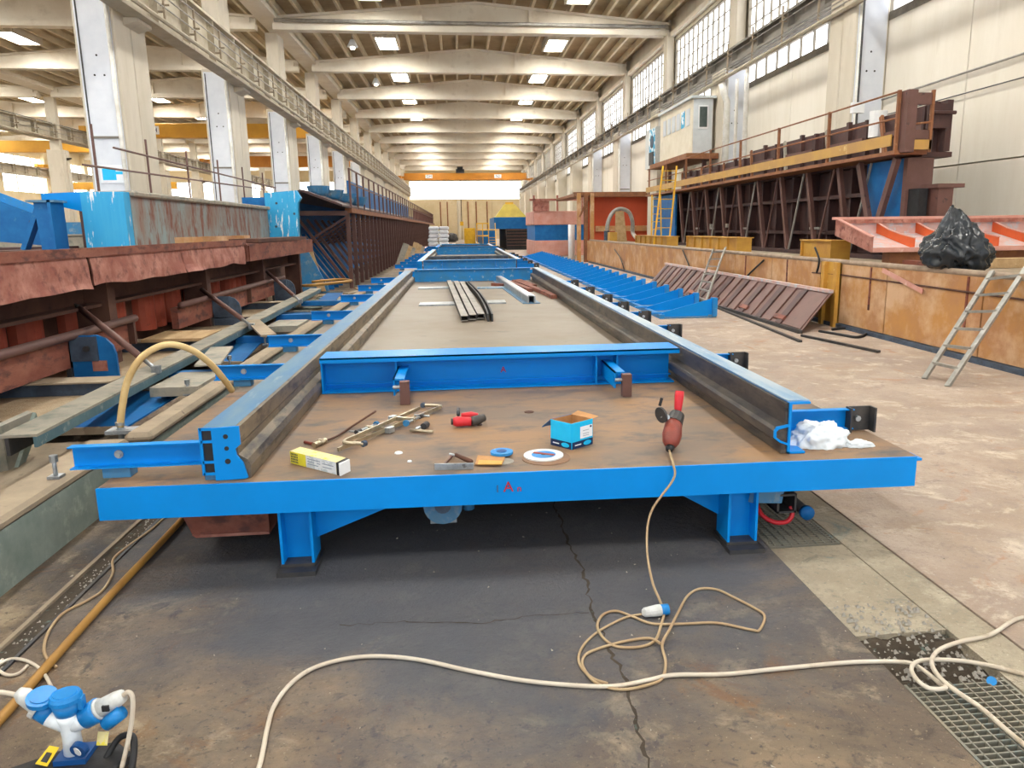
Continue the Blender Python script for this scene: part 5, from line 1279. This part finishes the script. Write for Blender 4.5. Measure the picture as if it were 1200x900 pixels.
# large grinder standing on its side
g2 = thing('angle_grinder', 'large angle grinder with red handle standing near the right front of the worktable', 'grinder', on(788, 528))
k1, k2, k3, k4 = V((1.008, 3.55, .475)), V((1.03, 3.60, .52)), V((1.055, 3.66, .565)), V((1.085, 3.70, .60))
B().tube([k1, k1.lerp(k2, .4), k2, k3], [.025, .042, .05, .042], 16).build('motor_housing', 'red_dull', g2, smooth=True)
B().tube([k3, k4], [.046, .038], 12).build('gear_case', 'dark_steel', g2, smooth=False)
e = V((1.10, 3.72, .72)); B().tube([k4 + V((0, 0, -.01)), k4.lerp(e, .3), k4.lerp(e, .8), e], [.015, .02, .024, .022], 12).build('handle', 'red', g2, smooth=True)
B().cyl(V((.985, 3.66, .61)), V((.995, 3.665, .612)), .042, 20).build('wheel_guard', 'dark_steel', g2)
B().cyl(V((.98, 3.66, .66)), V((.99, 3.66, .70)), .008, 8).build('lever', 'black', g2)
B().cyl(k3 + V((-.01, 0, .01)), V((.995, 3.665, .612)), .018, 10).build('spindle', 'steel', g2)
B().cyl(k1 + V((-.012, -.02, -.012)), k1, .016, 10, .024).build('cable_boot', 'black', g2, smooth=True)
# discs
o = on(640, 537); tag(B().tube([o, o + Z * .004], .118, 28).build('cutting_disc', 'disc_brown'), 'large brown cutting disc underneath the pale one beside the cyan box', 'disc')
o2 = on(637, 535) + Z * .0045; d2_ = thing('grinding_disc', 'pale grinding disc with blue label on top of the large brown disc', 'disc', o2)
B().tube([o2, o2 + Z * .006], .098, 28).build('rim', 'disc_label', d2_); B().tube([o2 + Z * .006, o2 + Z * .0068], .06, 20).build('printed_label', 'blue_worn', d2_)
B().bar(o2 + V((-.045, .035, .008)), o2 + V((.05, -.02, .008)), .02, .003).build('orange_print', 'rust_orange', d2_)
B().tube([o2 + Z * .0068, o2 + Z * .0075], .012, 12).build('bore', 'black', d2_)
o3 = on(588, 534) + Z * .012; d3 = thing('flap_disc', 'small blue flap disc left of the large discs', 'disc', o3)
B().tube([o3, o3 + Z * .012], .056, 24).build('flap_ring', 'blue_worn', d3); B().tube([o3 + Z * .012, o3 + Z * .014], .026, 16).build('hub', 'plug_dark', d3)
o4 = on(590, 541) ; tag(B().tube([o4, o4 + Z * .003], .05, 20).build('sanding_disc', 'disc_grey'), 'grey worn sanding disc half under the small blue flap disc', 'disc')
q = [on(557, 546), on(588, 546), on(592, 538), on(560, 536)]
tag(hexa(q, .003, .011).build('paper_pack', 'cardboard'), 'brown paper pack lying beneath the small blue flap disc', 'pack')
q = [on(560, 547), on(588, 547), on(589, 543), on(561, 542)]
tag(hexa(q, .0115, .0135).build('yellow_card', 'yellow_box'), 'yellow card on the brown paper pack', 'card')
sq = thing('steel_square', 'flat steel try square with thin blade at the front edge of the worktable', 'square', on(530, 549))
A, E_ = V((-.15, 3.43, T)), V((.03, 3.415, T))
B().slab([A, E_, E_ + Z * .03, A + Z * .03], .01).build('stock', 'steel', sq)
for f in (.12, .5, .85): o = A.lerp(E_, f) + V((0, -.001, .017)); B().cyl(o, o + V((0, -.002, 0)), .004, 8).build('rivet', 'dark_steel', sq)
B().bar(V((-.11, 3.45, T + .012)), V((-.065, 3.62, T + .012)), .008, .012).build('blade', 'mould_post', sq)
br = thing('chipping_hammer', 'small chipping hammer with dark handle behind the steel square', 'hammer', on(540, 537))
B().cyl(on(527, 532, T + .02), on(536, 534, T + .02), .006, 8).build('shank', 'steel', br); B().tube([on(534, 533, T + .02), on(552, 541, T + .02)], [.010, .012], 10).build('handle', 'rust_dark', br, smooth=True)

# ================================================================ cables and hoses
def cable(name, label, pts, r, mat, z=None, k=7, cat='cable'):
    q = [G(p[0], p[1], (p[2] if len(p) > 2 else (z if z is not None else r + .001))) if not isinstance(p, Vector) else p for p in pts]
    return tag(B().tube(smooth_path(q, k), r, 8).build(name, mat, smooth=True), label, cat)
cable('extension_cable', 'long white cable running across the foreground floor from the bottom edge to the drain',
      [(298, 915), (306, 890), (314, 850), (322, 826), (340, 802), (365, 784), (400, 773), (440, 769), (490, 773), (550, 786), (610, 797), (670, 803), (720, 804), (760, 797), (790, 791), (850, 790), (920, 783), (1000, 776), (1060, 776), (1080, 784), (1100, 800), (1108, 806, .02), (1090, 807, .02), (1075, 797, .02), (1068, 783, .022), (1080, 774, .022), (1120, 774), (1160, 780), (1215, 794)], .0078, 'cable_white')
cable('thick_cable', 'tan cable curving over the drain at the lower right', [(1215, 722), (1190, 726), (1160, 744), (1125, 752), (1100, 762), (1092, 775, .03), (1098, 790, .035), (1115, 806, .02), (1150, 830), (1180, 856), (1215, 885)], .008, 'cable_white')
gc = [V((.998, 3.53, .462)), V((.975, 3.42, .47)), V((.955, 3.30, .46)), V((.948, 3.275, .40)), DY(763, 600, 3.20), DY(758, 640, 3.10), DY(764, 680, 2.965), DY(773, 703, 2.87), G(778, 718, .012)]
cable('grinder_cable', 'grey grinder cable hanging over the blue front and coiled on the floor below',
      gc + [(774, 735), (768, 750), (755, 757), (735, 759), (718, 756), (705, 745), (700, 732, .015), (707, 720), (722, 716), (740, 722), (765, 731), (800, 731), (840, 730), (880, 738), (890, 738), (896, 722), (885, 713), (860, 700), (840, 691), (820, 690), (806, 698), (796, 715), (786, 735, .015), (776, 755, .015), (780, 775), (777, 793), (765, 801), (730, 808), (700, 801), (684, 783), (684, 770), (696, 762), (730, 752), (760, 748), (774, 754, .02)], .0055, 'cable_dirty')
cable('plug_lead', 'thin tan lead from the plug on the floor looping left of the coil', [(752, 720), (735, 723), (715, 732), (697, 743), (684, 756), (678, 770), (682, 783), (695, 795), (712, 801)], .005, 'cable_dirty')
pl = thing('floor_plug', 'grey plug with blue tip lying on the floor in the cable coil', 'plug', G(766, 717))
A, E_ = G(753, 718, .024), G(774, 715, .024)
B().tube([A, A.lerp(E_, .1), A.lerp(E_, .75), E_], [.012, .019, .024, .024], 12).build('body', 'plug_grey', pl, smooth=False)
B().cyl(E_, G(783, 714, .024), .023, 12).build('blue_tip', 'plug_blue', pl, smooth=True)
cable('floor_hose', 'thick yellow brown hose lying straight along the floor at lower left', [(-60, 905), (0, 843), (60, 775), (130, 697), (190, 634), (225, 596), (262, 556), (300, 510)], .0165, 'hose_yellow', k=4, cat='hose')
cable('thin_cable', 'thin grey cable winding beside the yellow brown hose on the floor', [(66, 782, .004), (54, 770), (52, 755), (60, 735), (75, 718), (100, 705), (120, 692), (132, 672), (133, 655), (150, 640), (175, 622), (192, 607), (215, 585), (240, 556)], .006, 'cable_dirty')
cable('thin_cable', 'white cable loop behind the blue socket stand at the left edge', [(-20, 795), (0, 778), (15, 772), (35, 776), (52, 790), (66, 818, .12)], .006, 'cable_white')
cable('thin_cable', 'lower strand of the white cable loop crossing the yellow brown hose at the left edge', [(3, 773), (-3, 783), (8, 791), (22, 789), (32, 780)], .006, 'cable_white')
# blue bit of plastic and crumbs
tag(B().cyl(G(1162, 800, -.02), G(1162, 798, .005), .016, 12).build('bottle_cap', 'blue_worn'), 'small blue plastic cap lying in the rubble above the corner grate', 'cap')
random.seed(21)
b = B()
for k in range(170):
    x, y = random.uniform(-2.0, 2.6), random.uniform(1.8, 5.2)
    if 1.46 < x < 1.85: continue
    s_ = random.choice([.0015, .002, .003, .0045]); o = V((x, y, 0))
    b.add([o + V((random.uniform(-s_, s_), random.uniform(-s_, s_), 0)) + V(p) * s_ for p in ((-1, -1, 0), (1, -1, 0), (0, 1.2, 0), (0, 0, 1.2))], [(0, 2, 1), (0, 1, 3), (1, 2, 3), (2, 0, 3)])
tag(stuff(b.build('floor_crumbs', 'crumb')), 'scattered pale crumbs of slag over the dark foreground floor', 'debris')
b = B()
for k in range(160):
    x, y = random.uniform(-1.76, -1.70), random.uniform(2.4, 4.6)
    s_ = random.choice([.003, .004, .006]); o = V((x, y, .002))
    b.add([o + V(p) * s_ for p in ((-1, -1, 0), (1, -1, 0), (0, 1.2, 0), (0, 0, 1.2))], [(0, 2, 1), (0, 1, 3), (1, 2, 3), (2, 0, 3)])
for k in range(260):
    x, y = random.uniform(1.48, 1.82), random.uniform(2.2, 2.75)
    s_ = random.choice([.004, .006, .010]); o = V((x, y, -.01 if y < 2.5 else 0))
    b.add([o + V(p) * s_ for p in ((-1, -1, 0), (1, -1, 0), (0, 1.2, 0), (0, 0, 1.2))], [(0, 2, 1), (0, 1, 3), (1, 2, 3), (2, 0, 3)])
tag(stuff(b.build('grit', 'disc_grey')), 'fine grey grit lying in the floor groove and the drain', 'grit')

# ================================================================ socket stand at lower left
ss = thing('socket_stand', 'white and blue three-way industrial socket on a black stand at lower left', 'socket', (-1.11, 2.0, 0))
ox, oy = -1.118, 2.0
B().tube([(ox, oy, .06), (ox, oy, .15), (ox, oy, .205), (ox, oy, .235)], [.033, .03, .036, .042], 18).build('white_column', 'plug_white', ss, smooth=True)
sk = B().tube([(ox, oy, .235), (ox, oy, .25), (ox, oy, .285)], [.040, .044, .050], 20).build('centre_socket', 'plug_blue', ss, smooth=True)
B().tube([(ox, oy, .285), (ox, oy, .30), (ox, oy, .312)], [.054, .054, .048], 20).tube([(ox, oy, .312), (ox, oy, .316)], [.040, .038], 18).build('cap', 'plug_blue', sk)
B().box(ox + .045, ox + .062, oy - .02, oy + .01, .255, .30).build('latch', 'plug_blue', sk)
def branch(d, nm):
    d = V(d).normalized(); o = V((ox, oy, .18))
    return o, d
o, d = branch((-.75, .15, .55), 'l')
B().tube([o, o + d * .04, o + d * .075], [.03, .036, .042], 16).build('white_branch', 'plug_white', ss, smooth=True)
lsk = B().tube([o + d * .075, o + d * .12], [.042, .043], 16).build('left_socket', 'plug_blue', ss, smooth=True)
B().tube([o + d * .12, o + d * .14], .047, 16).build('grey_collar', 'plug_grey', lsk)
B().tube([o + d * .14, o + d * .20, o + d * .225], [.034, .030, .018], 14).build('plug', 'plug_grey', lsk, smooth=True)
cp = o + d * .115 + V((.01, -.015, .045)); nrm = V((.12, -.25, 1)).normalized()
B().tube([cp, cp + nrm * .018], .05, 20).tube([cp + nrm * .018, cp + nrm * .022], .036, 18).build('cap', 'plug_blue', lsk)
B().bar(cp, o + d * .10, .03, .02).build('hinge', 'plug_blue', lsk)
o, d = branch((.80, .05, .42), 'r')
B().tube([o, o + d * .04, o + d * .06], [.03, .034, .04], 16).build('white_branch', 'plug_white', ss, smooth=True)
rsk = B().tube([o + d * .06, o + d * .10, o + d * .115], [.042, .044, .046], 16).build('right_socket', 'plug_blue', ss, smooth=True)
B().tube([o + d * .115, o + d * .125], .040, 16).tube([o + d * .125, o + d * .19, o + d * .215], [.034, .030, .024], 14).build('plug', 'plug_grey', rsk, smooth=True)
B().box(*(lambda c: (c.x - .012, c.x + .012, c.y - .036, c.y - .02, c.z - .01, c.z + .012))(o + d * .16)).build('plug_mark', 'black', rsk)
lq = o + d * .13 + V((.015, -.02, -.055)); B().tube([lq, lq + V((.06, .0, .045))], .026, 14).build('open_lid', 'plug_blue', rsk, smooth=True)
pe = o + d * .215
B().tube(smooth_path([pe, pe + V((.02, 0, .012)), pe + V((.034, -.005, -.01)), pe + V((.03, -.02, -.08)), pe + V((.015, -.04, -.16)), pe + V((.0, -.08, -.24))]), .0085, 10).build('plug_cable', 'cable_white', ss, smooth=True)
bs = B().pz([(ox - .22, oy - .12), (ox + .16, oy - .12), (ox + .20, oy + .0), (ox + .12, oy + .07), (ox - .04, oy + .06), (ox - .22, oy - .04)], .012, .055).build('black_base', 'black', ss, bevel=.006)
B().box(ox - .05, ox + .06, oy - .05, oy + .05, .055, .075).build('blue_foot', 'plug_dark', ss)
B().tube(smooth_path([(ox + .11, oy - .02, .04), (ox + .15, oy + .02, .10), (ox + .20, oy + .01, .115), (ox + .225, oy - .03, .10), (ox + .23, oy - .08, .04)]), .012, 10).build('carry_handle', 'black', ss, smooth=True)
B().cyl((ox + .05, oy - .04, .12), (ox + .045, oy - .06, .115), .030, 18).build('round_gauge', 'plug_dark', ss, smooth=False)
B().cyl((ox + .045, oy - .061, .117), (ox + .044, oy - .063, .1165), .018, 14).build('gauge_window', 'disc_label', ss)
B().slab([(ox - .12, oy - .03, .058), (ox - .07, oy - .05, .058), (ox - .045, oy - .005, .10), (ox - .085, oy + .01, .10)], .002).build('warning_sticker', 'sticker_yellow', ss)
B().slab([(ox - .10, oy - .03, .066), (ox - .075, oy - .04, .066), (ox - .065, oy - .018, .088), (ox - .085, oy - .01, .088)], .0035).build('warning_print', 'dark_steel', ss)
B().slab([(ox + .085, oy - .01, .10), (ox + .125, oy - .015, .10), (ox + .13, oy - .0, .145), (ox + .09, oy + .005, .145)], .001).build('paper_tag', 'box_yellow', ss)
ss.location = (-1.168, 2.11, 0); ss.scale = (.8, .8, .8)
cable('thin_cable', 'white cable leaving the left plug of the socket stand', [V((-1.295, 2.13, .235)), V((-1.40, 2.15, .245)), V((-1.55, 2.2, .16))], .007, 'cable_white')
